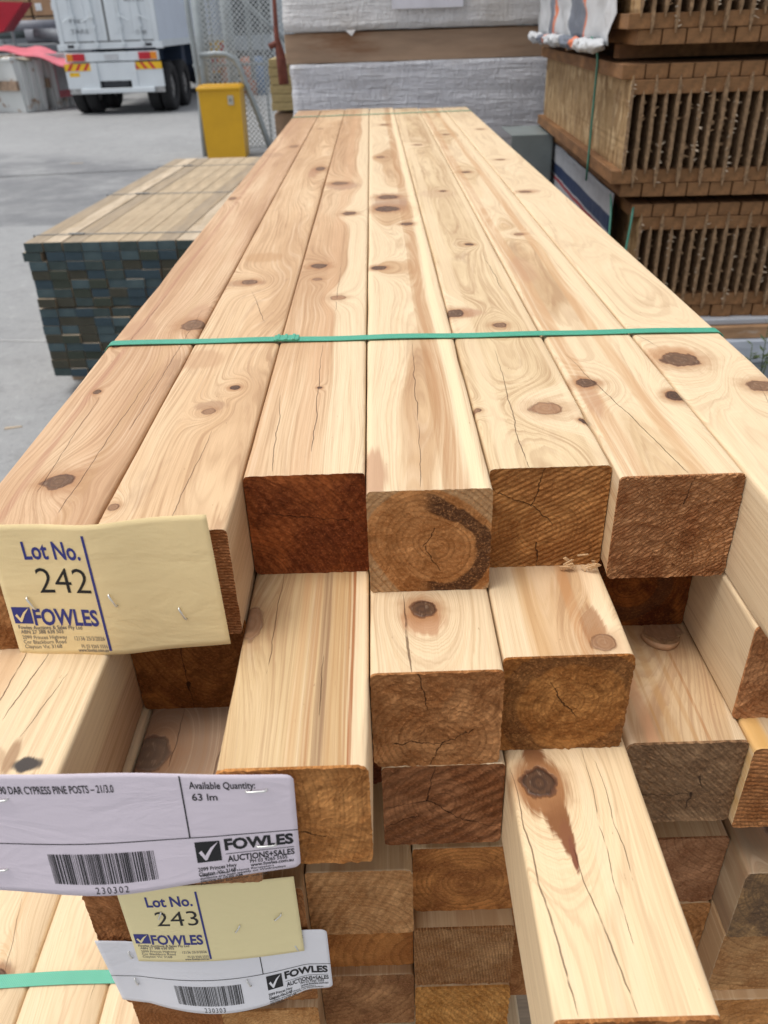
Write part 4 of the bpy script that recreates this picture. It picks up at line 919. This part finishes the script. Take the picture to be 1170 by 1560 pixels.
# small chips of wood caught on the ends
m_chip = simple('fresh_chip', (.66, .45, .25), .8, var=.2, scale=200)
b = MB(); r = random.Random(5)
for k in range(16):
    cx, cz = .146 + r.uniform(0, .036), -.0875 + r.uniform(0, .012) * (1 if k % 2 else .4); a = r.uniform(-.9, .9); L = r.uniform(.003, .009)
    p0 = Vector((cx, .5085 - r.uniform(0, .005), cz)); d = Vector((math.cos(a) * L, -r.uniform(0, .003), math.sin(a) * L))
    n = Vector((-math.sin(a), -.3, math.cos(a))) * r.uniform(.0006, .0022)
    b.add([p0, p0 + d, p0 + d * .9 + n, p0 + n * 1.4, p0 + Vector((0, .001, 0)), p0 + d + Vector((0, .001, 0)), p0 + d * .9 + n + Vector((0, .001, 0)), p0 + n * 1.4 + Vector((0, .001, 0))], [(0, 1, 2, 3), (7, 6, 5, 4), (0, 4, 5, 1), (1, 5, 6, 2), (2, 6, 7, 3), (3, 7, 4, 0)])
o = b.build('wood_splinters', [m_chip]); tag(o, 'torn pale splinters at the lower right corner of the fifth top post end', 'splinters')
# curl of shaved wood lying in the hollow
b = MB(); vs = []; n = 18
for i in range(n + 1):
    t = i / n; a = math.pi * (.1 + 1.0 * t)
    p = Vector((.2475 + .0155 * math.cos(a * .95) , .5285 - .017 * math.sin(a) - .004 * t, -2 * H + .0004))
    hgt = .0045 * math.sin(t * math.pi * .9 + .1); vs += [p, p + Vector((.0006, .0018, hgt + .0004))]
b.add(vs, [(2 * i, 2 * i + 2, 2 * i + 3, 2 * i + 1) for i in range(n)])
m_shv = simple('wood_shaving', (.46, .27, .15), .6, var=.2, scale=90)
o = b.build('wood_shaving', [m_shv], smooth=True); sm_ = o.modifiers.new('t', 'SOLIDIFY'); sm_.thickness = .0006; tag(o, 'thin curled wood shaving lying in the right hand hollow', 'shaving')

# ================================================================== fence and yellow bin
m_wire = simple('galvanised_wire', (.50, .53, .54), .5, var=.1)
m_gal = simple('galvanised_pipe', (.30, .33, .34), .45, metal=.35, var=.15, scale=6)
root = empty('pipe_fence', (-2.1, 13.4, G)); tag(root, 'galvanised pipe fence with chain mesh and a bent top rail behind the yellow bin', 'fence')
def rel(pts, o_): return [tuple(a - c for a, c in zip(p, o_)) for p in pts]
FO = (-2.1, 13.4, G)
def pipe(nm, pts, r, parent=root, o_=FO, m_=None):
    b = MB(); b.tube(rel(pts, o_), r, 10); return b.build(nm, [m_ or m_gal], parent, smooth=True)
pipe('post', [(-2.43, 13.5, G), (-2.43, 13.5, 1.3)], .095)
pipe('post', [(-2.10, 13.9, G), (-2.10, 13.9, 1.3)], .085)
pipe('post', [(-1.20, 13.4, G), (-1.20, 13.4, .05)], .03)
pipe('rail', [(-2.6, 13.45, -.21), (-1.2, 13.45, -.21)], .022)
pipe('upright', [(-2.27, 13.45, 1.2), (-2.27, 13.45, G)], .016)
pipe('upright', [(-1.55, 13.45, 1.2), (-1.55, 13.45, G)], .016)
pipe('rail', [(-1.74, 13.5, .9), (-1.74, 13.5, -.42)], .035)
pipe('diagonal_brace', [(-1.95, 13.48, .75), (-1.2, 13.42, .05)], .03)
FO2 = (-2.5, 13.05, G)
root2 = empty('bent_pipe', FO2); tag(root2, 'thin bent grey pole standing left of the yellow bin', 'pole')
pipe('pole_tube', [(-2.50, 13.05, 1.3), (-2.49, 13.05, .3), (-2.47, 13.05, -.35), (-2.50, 13.05, -.8), (-2.52, 13.05, G)], .036, root2, FO2)
root3 = empty('hoop_rail', (-1.9, 12.97, G)); tag(root3, 'bent hoop rail sloping down to the ground behind the yellow bin', 'rail')
hp = [(-2.42, 13.15, -.075)] + [(-2.2, 13.15, -.06), (-2.05, 13.15, -.07), (-1.94, 13.15, -.13), (-1.87, 13.15, -.25), (-1.83, 13.15, -.40), (-1.68, 13.15, -.85), (-1.53, 13.15, G)]
pipe('hoop_tube', hp, .042, root3, (-1.9, 12.97, G))
# chain mesh, woven zig zag wires
b = MB(); x0, x1, z0, z1 = -2.4, -1.2, G + .04, 1.25; pit = .07; n = int((x1 - x0) / pit)
for s in (1, -1):
    k = -60
    while k < n + 60:
        pts = []; xx = x0 + k * pit
        ta = max(0, (x0 - xx) * s if s > 0 else (xx - x1)); 
        # a wire runs at 45 degrees: x = xx + s * (z - z0)
        za, zb = z0, z1
        if s > 0: za = max(z0, z0 + (x0 - xx)); zb = min(z1, z0 + (x1 - xx))
        else: za = max(z0, z0 + (xx - x1)); zb = min(z1, z0 + (xx - x0))
        if zb - za > .03: b.tube(rel([(xx + s * (za - z0), 13.42 + .002 * s, za), (xx + s * (zb - z0), 13.42 + .002 * s, zb)], FO), .008, 4, cap=False)
        k += 1
o = b.build('chain_mesh', [m_wire], root); o['kind'] = 'stuff'
# yellow bin
m_yb2 = simple('yellow_paint', (.62, .34, .012), .42, var=.08, scale=3, dirt=(.45, .24, .02), dscale=5, dlo=.6, dhi=.75)
root = empty('yellow_bin', (-2.15, 12.75, G)); tag(root, 'yellow box bin with a small grey plate, beside the fence', 'bin')
b = MB()
b.add([(-.275, 0, 0), (.275, 0, 0), (.275, .45, 0), (-.275, .45, 0), (-.295, -.01, .88), (.295, -.01, .88), (.295, .46, .88), (-.295, .46, .88)], [(3, 2, 1, 0), (0, 1, 5, 4), (1, 2, 6, 5), (2, 3, 7, 6), (3, 0, 4, 7), (4, 5, 6, 7)])
b.build('bin_body', [m_yb2], root)
b = MB(); b.box(-.315, .315, -.03, .48, .88, .935, b=.018); b.box(-.29, .29, 0, .45, .935, .95, b=.007); b.build('lid', [m_yb2], root, smooth=True)
b = MB(); b.box(.115, .195, -.028, -.012, .70, .82, b=.004); pl = b.build('plate', [simple('grey_plate', (.42, .40, .33), .5)], root)
b = MB(); b.box(.143, .160, -.0335, -.0285, .745, .775); b.build('latch', [simple('dark_latch', (.06, .06, .05), .5)], pl)
b = MB(); b.box(-.28, -.10, -.0105, -.0095, .64, .655); b.build('scuff', [simple('scuff', (.35, .22, .06), .6)], root) if False else None

# ================================================================== semi trailer
TX, TY = -5.72, 20.45
tr = empty('semi_trailer', (TX, TY, G), math.radians(-1.0)); tag(tr, 'white container semi trailer seen from behind with hazard chevrons', 'trailer')
m_tw = simple('white_container_paint', (.64, .69, .73), .5, var=.08, scale=2, dirt=(.42, .40, .35), dscale=2.2, dlo=.58, dhi=.75, stretch=(1, 1, .5))
m_tb = simple('blue_white_side', (.60, .66, .76), .5, var=.05, scale=2)
m_drk = simple('dark_underbody', (.035, .038, .045), .8); m_rub = simple('tyre_rubber', (.02, .02, .022), .85, var=.3, scale=9)
m_red = simple('red_lamp_lens', (.50, .02, .035), .3); m_amb = simple('amber_lamp_lens', (.75, .25, .02), .3); m_yel3 = simple('yellow_reflective', (.80, .48, .02), .4)
m_rim = simple('dull_rim', (.28, .28, .28), .5, metal=.5); m_txt = ink('grey_stencil', (.22, .24, .26))
HB, CW, CH = 1.30, 2.16, 2.6
def tp(nm, fn, mats, par=tr, smooth=False):
    b = MB(); fn(b); return b.build(nm, mats if isinstance(mats, list) else [mats], par, smooth=smooth)
tp('container_body', lambda b: b.box(-CW / 2, CW / 2, .06, 7.9, HB + .10, HB + CH), m_tb)
fr = tp('rear_frame', lambda b: (b.box(-CW / 2 - .01, -CW / 2 + .09, -.02, .06, HB, HB + CH), b.box(CW / 2 - .09, CW / 2 + .01, -.02, .06, HB, HB + CH), b.box(-CW / 2 + .09, CW / 2 - .09, -.02, .06, HB, HB + .13), b.box(-CW / 2 + .09, CW / 2 - .09, -.02, .06, HB + CH - .1, HB + CH)), m_tw)
for s in (-1, 1): tp('corner_casting', lambda b: b.box(s * CW / 2 - .08, s * CW / 2 + .08, -.028, .1, HB - .02, HB + .10, b=.01), m_tw, fr); tp('lifting_hole', lambda b: b.box(s * (CW / 2 - .22) - .07, s * (CW / 2 - .22) + .07, -.024, -.0205, HB + .03, HB + .09), m_drk, fr)
m_seal = simple('door_seal', (.10, .10, .10), .8)
for s in (-1, 1):
    xa, xb = (-CW / 2 + .095, -.022) if s < 0 else (.022, CW / 2 - .095)
    d = tp('cargo_door', lambda b: b.box(xa, xb, -.012, .05, HB + .15, HB + CH - .12, b=.004), m_tw)
    nr = 3
    for k in range(nr): tp('door_rib', lambda b: b.box(lerp(xa, xb, (k + .8) / nr) - .13, lerp(xa, xb, (k + .8) / nr) - .03, -.02, -.0125, HB + .3, HB + CH - .2, b=.004), m_tw, d)
    for q in (.30, .74):
        xx = lerp(xa, xb, q)
        tp('lock_rod', lambda b: (b.tube([(xx, -.045, HB + .02), (xx, -.045, HB + CH)], .018, 8), b.box(xx - .05, xx + .05, -.06, -.02, HB + .06, HB + .13), b.box(xx - .05, xx + .05, -.06, -.02, HB + .40, HB + .45)), m_tw, d)
        tp('lock_handle', lambda b: (b.tube([(xx, -.06, HB + .62), (xx + .22 * s, -.07, HB + .52)], .014, 6), b.box(xx - .04, xx + .04, -.07, -.02, HB + .58, HB + .66)), m_tw, d)
tp('door_seal', lambda b: b.box(-.020, .020, -.010, -.0, HB + .13, HB + CH - .1), m_seal)
tp('sill_gap', lambda b: b.box(-CW / 2 + .1, CW / 2 - .1, -.0215, -.0205, HB + .128, HB + .148), m_seal)
tp('vent_patch', lambda b: b.box(-.86, -.70, -.016, -.0125, HB + .92, HB + 1.18), simple('grey_patch', (.33, .36, .36), .6))
def stencil(t, x, z, w_, h, par=tr, mat=m_txt, y=-.0215, name='stencil_lettering'):
    gv, gf, gw = glyphs(t, .01); o = mesh_obj(name, [(x + a / gw * w_, y, z + q * h) for a, q in gv], gf, mat, parent=par)
stencil('MAX GROSS', .48, HB + .86, .42, .07); stencil('CUBE', .62, HB + .26, .24, .07); stencil('NET', -.78, HB + .50, .38, .06); stencil('TARE', -.80, HB + .30, .40, .08)
tp('side_rail', lambda b: b.box(CW / 2 - .02, CW / 2 + .025, .1, 7.9, HB, HB + .14), m_tw); tp('side_rail', lambda b: b.box(-CW / 2 - .025, -CW / 2 + .02, .1, 7.9, HB, HB + .14), m_tw)
# rear lights, bumper, chevrons
bar = tp('light_bar', lambda b: b.box(-1.04, 1.04, -.03, .05, HB - .24, HB - .06, b=.01), m_tw)
for s in (-1, 1):
    tp('tail_light', lambda b: b.box(min(s * .60, s * .86), max(s * .60, s * .86), -.055, -.0305, HB - .22, HB - .08, b=.008), m_red, bar)
    tp('indicator_light', lambda b: b.box(min(s * .865, s * 1.0), max(s * .865, s * 1.0), -.055, -.0305, HB - .22, HB - .08, b=.008), m_amb, bar)
    bd = tp('chevron_board', lambda b: b.box(min(s * .50, s * 1.08), max(s * .50, s * 1.08), -.06, -.035, HB - .41, HB - .27), m_yel3)
    for k in range(3):
        a = (-1.04 + .18 * k) if s < 0 else (.52 + .18 * k); sl = .10 if s < 0 else -.10
        tp('red_stripe', lambda b: b.add([(a, -.0605, HB - .405), (a + .07, -.0605, HB - .405), (a + .07 + sl, -.0605, HB - .275), (a + sl, -.0605, HB - .275), (a, -.0595, HB - .405), (a + .07, -.0595, HB - .405), (a + .07 + sl, -.0595, HB - .275), (a + sl, -.0595, HB - .275)], [(0, 1, 2, 3), (7, 6, 5, 4), (0, 4, 5, 1), (2, 6, 7, 3), (1, 5, 6, 2), (3, 7, 4, 0)]), m_red, bd)
    tp('mudguard_panel', lambda b: b.box(min(s * .50, s * 1.08), max(s * .50, s * 1.08), -.05, .02, HB - .76, HB - .411), m_tw)
    tp('mud_flap', lambda b: b.box(min(s * .48, s * 1.07), max(s * .48, s * 1.07), -.03, .0, HB - .87, HB - .70), simple('pale_mud_flap', (.42, .42, .42), .6, var=.4, scale=14))
    tp('frame_post', lambda b: b.box(min(s * .36, s * .50), max(s * .36, s * .50), -.07, .05, HB - .80, HB - .26), m_tw)
bd = tp('number_plate', lambda b: b.box(-.16, .14, -.0455, -.0305, HB - .21, HB - .10), simple('plate_grey', (.5, .52, .55), .4))
tp('rear_panel', lambda b: b.box(-.36, .36, -.03, .03, HB - .62, HB - .26), m_tw); tp('tow_slot', lambda b: b.box(-.30, .28, -.02, .0, HB - .74, HB - .63), m_drk)
tp('bumper_bar', lambda b: b.box(-.80, .86, -.12, -.04, HB - .86, HB - .76, b=.015), m_tw); tp('small_plate', lambda b: b.box(-1.0, -.78, -.0525, -.0505, HB - .52, HB - .44), m_yel3)
tp('chassis', lambda b: (b.box(-.45, -.33, .1, 8.2, HB - .38, HB - .01), b.box(.33, .45, .1, 8.2, HB - .38, HB - .01), b.box(-1.0, 1.0, 4.5, 5.0, HB - .5, HB - .02), b.box(-.9, .9, 2.9, 3.3, HB - .6, HB - .02)), simple('blue_chassis', (.03, .05, .09), .6))
for ay in (.66, 1.96):
    ax = tp('axle', lambda b: b.tube([(-1.0, ay, .50), (1.0, ay, .50)], .07, 10), m_drk)
    for s in (-1, 1):
        for q in (0, 1):
            xc = s * (1.01 - .29 * q)
            def wheel(b):
                pr = [(.27, -.11), (.46, -.125), (.492, -.10), (.50, -.04), (.50, .04), (.492, .10), (.46, .125), (.27, .11)]; n = 28; k0 = len(b.v); vs = []
                for i in range(n):
                    a = 2 * math.pi * i / n; vs += [(xc + w2, ay + r_ * math.cos(a), .50 + r_ * math.sin(a)) for (r_, w2) in pr]
                b.add(vs, [(i * 8 + j, i * 8 + (j + 1) % 8, ((i + 1) % n) * 8 + (j + 1) % 8, ((i + 1) % n) * 8 + j) for i in range(n) for j in range(8)])
            wh = tp('wheel', wheel, m_rub, smooth=True)
            tp('rim', lambda b: (b.tube([(xc - .06, ay, .5), (xc + .06 * s if s > 0 else xc + .06, ay, .5)], .27, 20), b.tube([(xc + .06 * s, ay, .5), (xc + .10 * s, ay, .5)], .10, 12)), m_rim, wh)
# prime mover beyond the trailer
tk = empty('prime_mover', (TX + .35, TY + 8.3, G), math.radians(-6)); tag(tk, 'dark blue prime mover in front of the container trailer', 'truck')
m_nvy = simple('dark_blue_truck', (.02, .03, .06), .5)
tp('truck_frame', lambda b: (b.box(-.5, .5, -2.2, 3.4, .55, .85), b.box(-1.15, 1.15, -1.4, -.6, .25, 1.0, b=.05)), m_nvy, tk)
tp('cab', lambda b: b.box(-1.15, 1.15, 1.6, 3.6, .7, 3.1, b=.08), m_nvy, tk)
for ay in (-1.6, -.3, 2.9):
    for s in (-1, 1): tp('wheel', lambda b: (b.tube([(s * .72, ay, .5), (s * 1.18, ay, .5)], .5, 24), b.tube([(s * 1.18, ay, .5), (s * 1.2, ay, .5)], .26, 16, 1)), [m_rub, m_rim], tk)
tp('warning_board', lambda b: b.box(.9, 1.6, -2.3, -2.25, .5, 1.3), m_yel3, tk); tp('warning_board', lambda b: (b.box(1.0, 1.25, -2.31, -2.305, .55, 1.0), b.box(1.35, 1.55, -2.31, -2.305, .8, 1.25)), m_red, tk)

# ================================================================== skips, tarpaulin and red steel, left
def rustmat(name, base):
    mm, b = begin(name); P = coord(); n = noi(P, 3.2, 6, .68); n2 = noi(vscale(P, (6, 6, 1.2)), 1.0, 5, .65)
    c = mix(n2 * .5, base, tuple(q * .72 for q in base)); c = mix(sstep(n, .56, .66), c, mix(n2, (.22, .10, .04), (.40, .26, .15))); finish(b, c, .7, bump=n, bd=.005); return mm
m_sk = rustmat('rusty_white_skip', (.68, .70, .69)); m_sk2 = rustmat('rusty_grey_skip', (.60, .61, .60)); m_rust = simple('rust_band', (.34, .24, .17), .85, var=.5, scale=9)
def skip(nm, loc, L, Wd, Ht, mat, label, rz=0):
    root = empty(nm, loc, rz); tag(root, label, 'skip bin', 'metal skips')
    b = MB(); b.add([(-Wd, .12, 0), (0, .12, 0), (0, L - .12, 0), (-Wd, L - .12, 0), (-Wd, 0, Ht), (0, 0, Ht), (0, L, Ht), (-Wd, L, Ht)], [(3, 2, 1, 0), (0, 1, 5, 4), (1, 2, 6, 5), (2, 3, 7, 6), (3, 0, 4, 7), (4, 5, 6, 7)]); b.build('skip_body', [mat], root)
    b = MB(); b.tube([(-Wd, 0, Ht), (0, 0, Ht), (0, L, Ht), (-Wd, L, Ht)], .05, 8, closed=True); b.build('rim_tube', [mat], root)
    b = MB(); b.box(-Wd - .02, .02, -.02, .06, Ht * .42, Ht * .60); b.build('rust_band', [m_rust], root)
    for k in range(1, 4): b = MB(); b.box(-.0, .06, L * k / 4 - .05, L * k / 4 + .05, .02, Ht - .04); b.build('side_rib', [mat], root)
    return root
skip('skip_bin', (-8.44, 21.65, G), .90, 2.6, 1.13, m_sk, 'near white rusty skip bin at the far left', math.radians(-30))
r2 = skip('skip_bin', (-7.96, 22.45, G), .95, 2.4, 1.15, m_sk2, 'grey skip bin with a red framed sign beside the trailer wheels', math.radians(-20))
b = MB(); b.box(.062, .085, .22, .74, .22, 1.02); sb = b.build('sign_board', [simple('sign_grey', (.45, .48, .50), .5)], r2)
b = MB(); b.box(.0855, .09, .22, .25, .24, 1.0); b.box(.0855, .09, .25, .74, .24, .40); b.box(.0855, .09, .25, .74, .97, 1.0); b.build('red_frame', [simple('faded_red', (.50, .14, .16), .6)], sb)
def draped(name, mat, x0, x1, y0, y1, zf, label, cat, n=24, th=.03):
    vs, fs = [], []
    for s in (0, 1):
        for j in range(n + 1):
            for i in range(n + 1):
                xx, yy = lerp(x0, x1, i / n), lerp(y0, y1, j / n); vs.append((xx, yy, zf(xx, yy) - s * th))
    N = (n + 1) ** 2
    for j in range(n):
        for i in range(n): a = j * (n + 1) + i; fs += [(a, a + 1, a + n + 2, a + n + 1), (a + N, a + N + n + 1, a + N + n + 2, a + N + 1)]
    bord = [i for i in range(n + 1)] + [j * (n + 1) + n for j in range(1, n + 1)] + [n * (n + 1) + i for i in range(n - 1, -1, -1)] + [j * (n + 1) for j in range(n - 1, 0, -1)]
    for q in range(len(bord)): a, c_ = bord[q], bord[(q + 1) % len(bord)]; fs.append((a, a + N, c_ + N, c_))
    o = mesh_obj(name, vs, fs, mat, smooth=True); tag(o, label, cat); return o
m_pink = simple('pink_red_tarp', (.68, .16, .20), .5, var=.2, scale=3); m_tan = simple('tan_tarp', (.46, .38, .28), .7); m_dgr = simple('slate_sheet', (.17, .19, .21), .6)
draped('tarpaulin', m_pink, -10.4, -7.33, 22.0, 23.6, lambda x_, y_: -.02 - .33 * max(0, (x_ + 8.55) / 1.2) ** 1.2 + .035 * math.sin(x_ * 7 + y_ * 2) - .10 * (23.6 - y_) * .4, 'pink red tarpaulin hanging over the skip bins', 'tarpaulin')
draped('tarpaulin', m_tan, -10.4, -8.1, 21.75, 22.1, lambda x_, y_: -.12 - .09 * max(0, x_ + 9.6) + .02 * math.sin(x_ * 5), 'tan edge of a sheet under the pink tarpaulin', 'sheet')
b = MB(); b.tube([(-8.8, 24.6, .26), (-8.1, 24.6, .14), (-7.5, 24.6, -.10), (-7.0, 24.6, -.22)], [.12, .17, .17, .12], 12); o = b.build('rolled_sheet', [m_dgr], smooth=True); tag(o, 'dark grey rolled sheet lying behind the pink tarpaulin', 'roll')
b = MB(); b.box(-10.2, -7.2, 24.3, 25.2, G + .001, -.02); o = b.build('storage_crate', [m_dgr]); tag(o, 'slate crate behind the skips carrying the rolled sheet', 'crate')
b = MB(); b.add([(-11.0, 24, .10), (-9.36, 24, .32), (-8.70, 24, .93), (-9.5, 24, .97), (-11.0, 24, .86), (-11.0, 24.7, .10), (-9.36, 24.7, .32), (-8.70, 24.7, .93), (-9.5, 24.7, .97), (-11.0, 24.7, .86)], [(0, 1, 2, 3, 4), (9, 8, 7, 6, 5), (0, 5, 6, 1), (1, 6, 7, 2), (2, 7, 8, 3), (3, 8, 9, 4), (4, 9, 5, 0)])
b.box(-10.6, -10.3, 24.2, 24.5, G + .001, .2); o = b.build('loader_bucket', [simple('red_steel', (.36, .012, .03), .45, var=.2, scale=2)]); tag(o, 'red steel loader bucket at the top left corner', 'bucket')
# stacked brown packs with white labels far behind
m_ply = [simple('brown_pack_%d' % k, c_, .8, var=.2, scale=2) for k, c_ in enumerate(((.34, .22, .12), (.40, .24, .14), (.36, .25, .15)))]; m_lab = simple('white_label', (.75, .77, .8), .5)
rp = random.Random(4); k = 0
desc = ('upper left', 'upper middle', 'upper right', 'lower left', 'lower middle', 'lower right', 'bottom left', 'bottom middle', 'bottom right')
for row in range(3):
    for col in range(3):
        root = empty('brown_pack', (-11.9 + col * 1.12, 30.4 + .1 * rp.random(), (.72, .22, -.38)[row] + (0 if row < 2 else 0)))
        tag(root, desc[k] + ' brown wrapped pack with small white labels behind the left skips', 'timber pack', 'brown packs with white labels')
        b = MB(); b.box(0, 1.05, 0, 1.2, 0, .46, b=.02); b.build('pack_body', [m_ply[(row + col) % 3] if row < 2 else m_dgr], root)
        for q in range(2):
            xx = .1 + q * .45 + rp.uniform(0, .15); b = MB(); b.box(xx, xx + .2, -.012, -.001, .14, .34, b=.003); b.build('paper_label', [m_lab], root)
        k += 1
b = MB(); b.box(-12.3, -8.2, 30.2, 31.8, G + .001, -.385); o = b.build('loading_platform', [m_dgr]); tag(o, 'low dark platform carrying the brown packs', 'platform')
for col in range(3):
    root = empty('brown_pack', (-11.9 + col * 1.12, 30.45, 1.21)); tag(root, ('left', 'middle', 'right')[col] + ' brown pack on the very top of the far stack', 'timber pack', 'brown packs with white labels')
    b = MB(); b.box(0, 1.05, 0, 1.2, 0, .46, b=.02); b.build('pack_body', [m_ply[col]], root)
for i, (xx, zz, rr, c_) in enumerate(((-9.9, .42, .16, (.20, .21, .24)), (-9.3, .18, .2, (.22, .23, .26)), (-10.6, .35, .22, (.16, .20, .20)))):
    b = MB(); b.tube([(xx - .6, 27, zz), (xx + .9, 27.2, zz)], rr, 12); o = b.build('pipe_roll', [simple('roll_%d' % i, c_, .6)], smooth=True); tag(o, ('upper', 'lower', 'greenish')[i] + ' grey roll lying in the heap beyond the skips', 'roll', 'rolls beyond the skips')
b = MB(); b.box(-11.8, -7.8, 26.7, 27.8, G + .001, .0, b=.03); o = b.build('storage_bin', [simple('grey_bin', (.2, .21, .22), .7)]); tag(o, 'long grey storage bin carrying the rolls', 'storage bin')
b = MB(); b.tube([(-9.75, 25.6, G), (-9.75, 25.6, .62)], .05, 8); o = b.build('steel_post', [m_gal]); tag(o, 'thin grey post standing in front of the rolls', 'post')

# ================================================================== beyond the fence
# white cab truck, drums, hedge wall and warehouse
m_wt = simple('pale_cab_paint', (.36, .41, .45), .5); m_gls = simple('dark_glass', (.02, .03, .035), .15, spec=.6)
tc = empty('parked_truck', (-3.45, 28.0, G)); tag(tc, 'pale parked truck with dark windscreen seen through the chain mesh', 'truck')
tp('cab', lambda b: b.box(-1.15, 1.1, 0, 2.2, .55, 2.9, b=.12), m_wt, tc)
tp('windscreen', lambda b: b.box(-.95, .62, -.03, -.001, 1.42, 2.75, b=.01), m_gls, tc); tp('grille', lambda b: b.box(-.6, .5, -.03, -.001, .75, 1.0, b=.01), m_drk, tc)
tp('mirror_frame', lambda b: b.tube([(.55, -.25, 1.15), (.62, -.28, 2.6), (-.1, -.28, 2.62)], .05, 8), simple('white_bracket', (.6, .63, .66), .5), tc)
tp('bumper', lambda b: b.box(-1.15, 1.1, -.12, -.035, .35, .62, b=.03), m_drk, tc)
for s in (-1, 1):
    tp('headlight', lambda b: b.box(s * .8 - .15, s * .8 + .15, -.05, -.001, .72, .95, b=.02), simple('lamp_glass', (.6, .62, .62), .2), tc)
    tp('wheel', lambda b: b.tube([(s * .78, .9, .45), (s * 1.08, .9, .45)], .45, 20), m_rub, tc)
tp('truck_box', lambda b: b.box(-1.2, 1.15, 2.25, 8, .9, 3.3), m_wt, tc)
for i, (xx, yy, c_, lab) in enumerate(((-3.35, 25.0, (.50, .20, .13), 'orange red drum left of the blue one'), (-3.05, 25.1, (.10, .17, .30), 'blue drum beyond the chain mesh'), (-3.95, 25.2, (.50, .22, .15), 'faded orange drum behind the fence post'))):
    b = MB(); b.tube([(xx, yy, G + .001), (xx, yy, G + .3), (xx, yy, G + .32), (xx, yy, G + .62), (xx, yy, G + .64), (xx, yy, G + .92)], [.19, .19, .2, .2, .19, .19], 20); o = b.build('drum', [simple('drum_%d' % i, c_, .5)], smooth=True); tag(o, lab, 'drum', 'drums beyond the fence')
b = MB(); b.box(-2.75, -1.3, 27, 28.4, G + .001, -.60, b=.03); o = b.build('stacked_slabs', [simple('slab_grey', (.30, .31, .31), .8, var=.3, scale=3)]); tag(o, 'low grey stack of slabs by the truck beyond the fence', 'slabs')
def tree(x_, y_, h_, r_, seed, label):
    root = empty('tree', (x_, y_, G)); tag(root, label, 'tree', 'trees at the back of the yard'); r = random.Random(seed)
    b = MB(); b.tube([(0, 0, 0), (.05, .02, h_ * .4), (.0, .1, h_ * .8)], [.16, .12, .04], 8)
    for k in range(5): a = r.uniform(0, 6.28); b.tube([(0, 0, h_ * .35), (math.cos(a) * r_ * .6, math.sin(a) * r_ * .6, h_ * .75)], [.07, .02], 6)
    b.build('trunk', [simple('bark_%d' % seed, (.10, .08, .06), .9)], root)
    b = MB(); cl = [(Vector((r.uniform(-1, 1) * r_ * .8, r.uniform(-1, 1) * r_ * .8, h_ * r.uniform(.35, 1)))) for _ in range(26)]
    for k in range(5200):
        c_ = r.choice(cl); p = c_ + Vector((r.gauss(0, 1), r.gauss(0, 1), r.gauss(0, .8))) * r_ * .2; d = Vector((r.uniform(-1, 1), r.uniform(-1, 1), r.uniform(-.6, .6))).normalized() * .09; q = d.orthogonal().normalized() * .045
        b.add([p - d, p + q, p + d, p - q], [(0, 1, 2, 3)])
    cr = b.build('crown', [m_tl], root); return root
mw2, b = begin('tree_leaf'); finish(b, mix(noi(coord(), 2.0, 3), (.025, .045, .025), (.06, .09, .04)), .6); m_tl = mw2
for i, (x_, y_, h_, r_, lab) in enumerate(((-1.2, 36, 5.0, 1.9, 'dark tree right of the parked truck beyond the fence'), (-5.0, 38, 5.5, 2.1, 'dark tree behind the parked truck'), (1.8, 37, 5.2, 2.2, 'tree at the back behind the wrapped packs'), (5.5, 38, 5.0, 2.2, 'tree at the back right behind the joist packs'), (-9.0, 41, 6, 2.3, 'tree behind the container trailer'))):
    tree(x_, y_, h_, r_, 60 + i, lab)
# warehouse closing the yard
wh = empty('warehouse', (-8, 46, G)); tag(wh, 'long grey metal clad warehouse at the back of the yard', 'building')
m_cl = simple('wall_cladding', (.30, .32, .34), .6, var=.1, scale=.6); m_dr = simple('door_void', (.04, .045, .05), .8)
b = MB()
n = 220
for i in range(n):
    x_ = -42 + i * .36; dz = -.04
    b.add([(x_, 0, 0), (x_ + .10, dz, 0), (x_ + .18, dz, 0), (x_ + .28, 0, 0), (x_ + .36, 0, 0), (x_, 0, 7.5), (x_ + .10, dz, 7.5), (x_ + .18, dz, 7.5), (x_ + .28, 0, 7.5), (x_ + .36, 0, 7.5)], [(q, q + 1, q + 6, q + 5) for q in range(4)])
b.build('wall', [m_cl], wh)
b = MB(); b.add([(-42.5, -.6, 7.4), (37.5, -.6, 7.4), (37.5, 9, 9.2), (-42.5, 9, 9.2), (-42.5, -.6, 7.55), (37.5, -.6, 7.55), (37.5, 9, 9.35), (-42.5, 9, 9.35)], [(3, 2, 1, 0), (4, 5, 6, 7), (0, 1, 5, 4), (1, 2, 6, 5), (2, 3, 7, 6), (3, 0, 4, 7)]); b.build('roof', [m_cl], wh)
for (xa, xb) in ((-22, -17), (-10, -4.5), (3, 9), (16, 22)):
    b = MB(); b.box(xa, xb, -.14, -.05, .0, 4.6); d = b.build('roller_door', [m_dr], wh)
    for k in range(12): b = MB(); b.box(xa + .02, xb - .02, -.165, -.141, .2 + k * .36, .46 + k * .36); b.build('door_slat', [m_dgr], d)
b = MB(); b.box(-42, 38, .1, 18, .001, 7.3); b.build('end_wall', [m_cl], wh)
